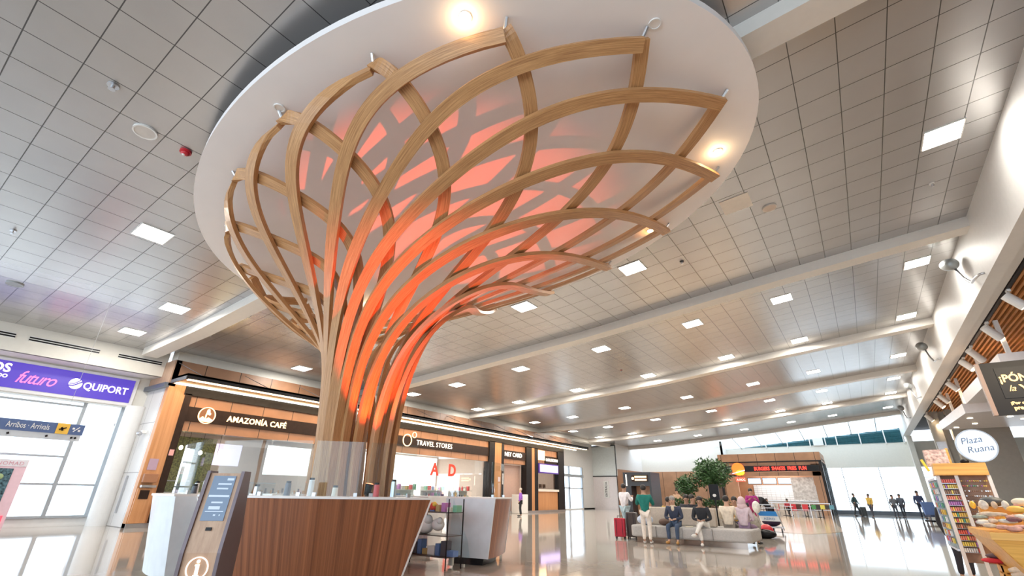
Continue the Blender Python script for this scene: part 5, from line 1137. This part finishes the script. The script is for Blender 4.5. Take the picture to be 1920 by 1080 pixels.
for k, (x, y, z, c, lab) in enumerate(((1.12,9.0,.62,(.70,.03,.05),'folded red cloth on the stacked crate'),(1.18,9.05,.67,(.12,.07,.08),'folded dark cloth above the red one'),(1.28,9.12,.625,(.72,.05,.04),'folded red pouch on the rack foot'))):
    tag(MB().ell((x,y,z),(.13,.12,.03),16,8).build('folded_cloth', mat('cloth_f%d'%k,c,.8,bump=.3), smooth=True), lab, 'cloth')
for k in range(6):
    b = MB(); b.tube([(1.10+.01*k,8.1,.60-.045*k),(1.2,8.05,.63-.045*k),(1.3,8.0,.61-.045*k),(1.42,8.0,.58-.045*k)],[.02,.035,.035,.02],10); tag(b.build('cream_blanket', mat('blanket_cream',(.72,.60,.46),.85,var=.15,scale=30,bump=.3), smooth=True),'folded cream blanket hanging below the market table corner','blanket','cream blankets below the market table')
b = MB(); b.box(1.1,1.42,7.9,8.2,0,.33); tag(b.build('wicker_basket', mat('wicker',(.62,.42,.22),.8,var=.4,scale=60,bump=.6)),'pale wicker basket under the cream blankets','basket')
# market table
tb = thing('market_table','golden wooden market table with a tapered front','table',(1.7,7.8,0))
b = MB(); b.box(.97,3.4,7.5,9.0,.93,1.0); b.build('table_top', m_yellowwood, tb)
b = MB(); b.prism([(.98,7.52,.93),(3.4,7.52,.93),(3.4,7.62,.1),(1.55,7.62,.1)],(0,.03,0)); b.build('front_panel', m_yellowwood, tb)
b = MB(); b.prism([(.98,7.55,.93),(.98,8.98,.93),(1.5,8.9,.1),(1.5,7.62,.1)],(.03,0,0)); b.build('end_panel', m_yellowwood, tb)
b = MB(); b.box(1.6,3.2,7.7,8.8,0,.1); b.build('plinth', m_yellowwood, tb)
t = tag(MB().ring((1.29,7.49,.80),.055,.014,.012,'Y',28).build('round_emblem', mat('emblem_cream',(.88,.72,.40),.4)),'cream ring emblem on the front of the market table','emblem')
goods = [mat('knit0',(.55,.55,.50),.85,var=.3,scale=20,bump=.4), mat('knit1',(.60,.48,.36),.85,var=.3,scale=20,bump=.4), mat('knit2',(.33,.36,.30),.85,var=.3,scale=20,bump=.4), mat('knit3',(.20,.09,.10),.85,var=.3,scale=20,bump=.4), mat('knit4',(.62,.36,.30),.85,var=.3,scale=20,bump=.4), mat('knit5',(.72,.68,.60),.85,var=.3,scale=20,bump=.4)]
rnd = random.Random(11)
for k in range(26):
    x = 1.02+.085*(k%9)+rnd.uniform(-.02,.02); y = 7.68+.22*(k//9); z = 1.03+.055*(k//9)+rnd.uniform(0,.02)
    b = MB(); b.ell((x,y,z+rnd.uniform(-.01,.02)),(rnd.uniform(.04,.065),.09,rnd.uniform(.02,.032)),12,6,rz=rnd.uniform(-1.4,1.4)); tag(b.build('woven_pouch', rnd.choice(goods), smooth=True),'folded woven pouch in the pile on the market table','pouch','woven pouches on the market table')
for k in range(14):
    x = 1.05+.10*(k%7); y = 8.4+.2*(k//7); z = 1.12+.14*(k//7)
    b = MB(); b.ell((x,y,z),(.03+.012*(k%3),.03,.055-.01*(k%2)),12,8,rz=k*.7); tag(b.build('woven_doll', [goods[0],goods[4],snack[1],goods[5],goods[1]][k%5], smooth=True),'small knitted figure behind the pouches on the market table','knitted figure','knitted figures on the market table')
for k, (x, y, z, r_, c, lab) in enumerate(((1.28,8.9,1.30,.12,(.08,.09,.10),'dark glossy beret on the rear market shelf'),(1.50,8.6,1.30,.09,(.72,.66,.52),'cream fluffy cushion on the rear market shelf'),(1.55,8.3,1.26,.1,(.75,.5,.2),'golden woven bowl on the market table'),(1.36,8.2,1.22,.08,(.78,.45,.08),'orange woven ball on the market table'))):
    tag(MB().ell((x,y,z),(r_,r_*.9,r_*.5),20,10).build('woven_item', mat('woven_%d'%k,c,.6,bump=.3), smooth=True), lab, 'woven item')
b = MB(); b.box(1.15,3.3,8.75,9.1,1.0,1.03); b.box(1.15,3.3,8.95,9.1,1.0,1.24); b.build('rear_step', m_yellowwood, tb)
light('market_light','AREA',(3.2,9.5,4.2),120,(1,.8,.55),(0,0,0),1.5)

# pieces that belong to a part hang below that part
base = lambda o: o.name.split('.')[0]
for root in [o for o in C.objects if o.type == 'EMPTY' and o.parent is None]:
    kids = {base(c): c for c in root.children}
    for child, owners in (('picture',('bezel',)),('lens',('barrel','head','housing','dome')),('screen_text',('touchscreen',)),('vane',()),('advert_blue',('advert_panel',)),('seam',('seat_block',)),('lettering',('sign_band','face','board','panel','blue_panel','box'))):
        for c in [k for k in root.children if base(k) == child]:
            for ow in owners:
                if ow in kids: c.parent = kids[ow]; break
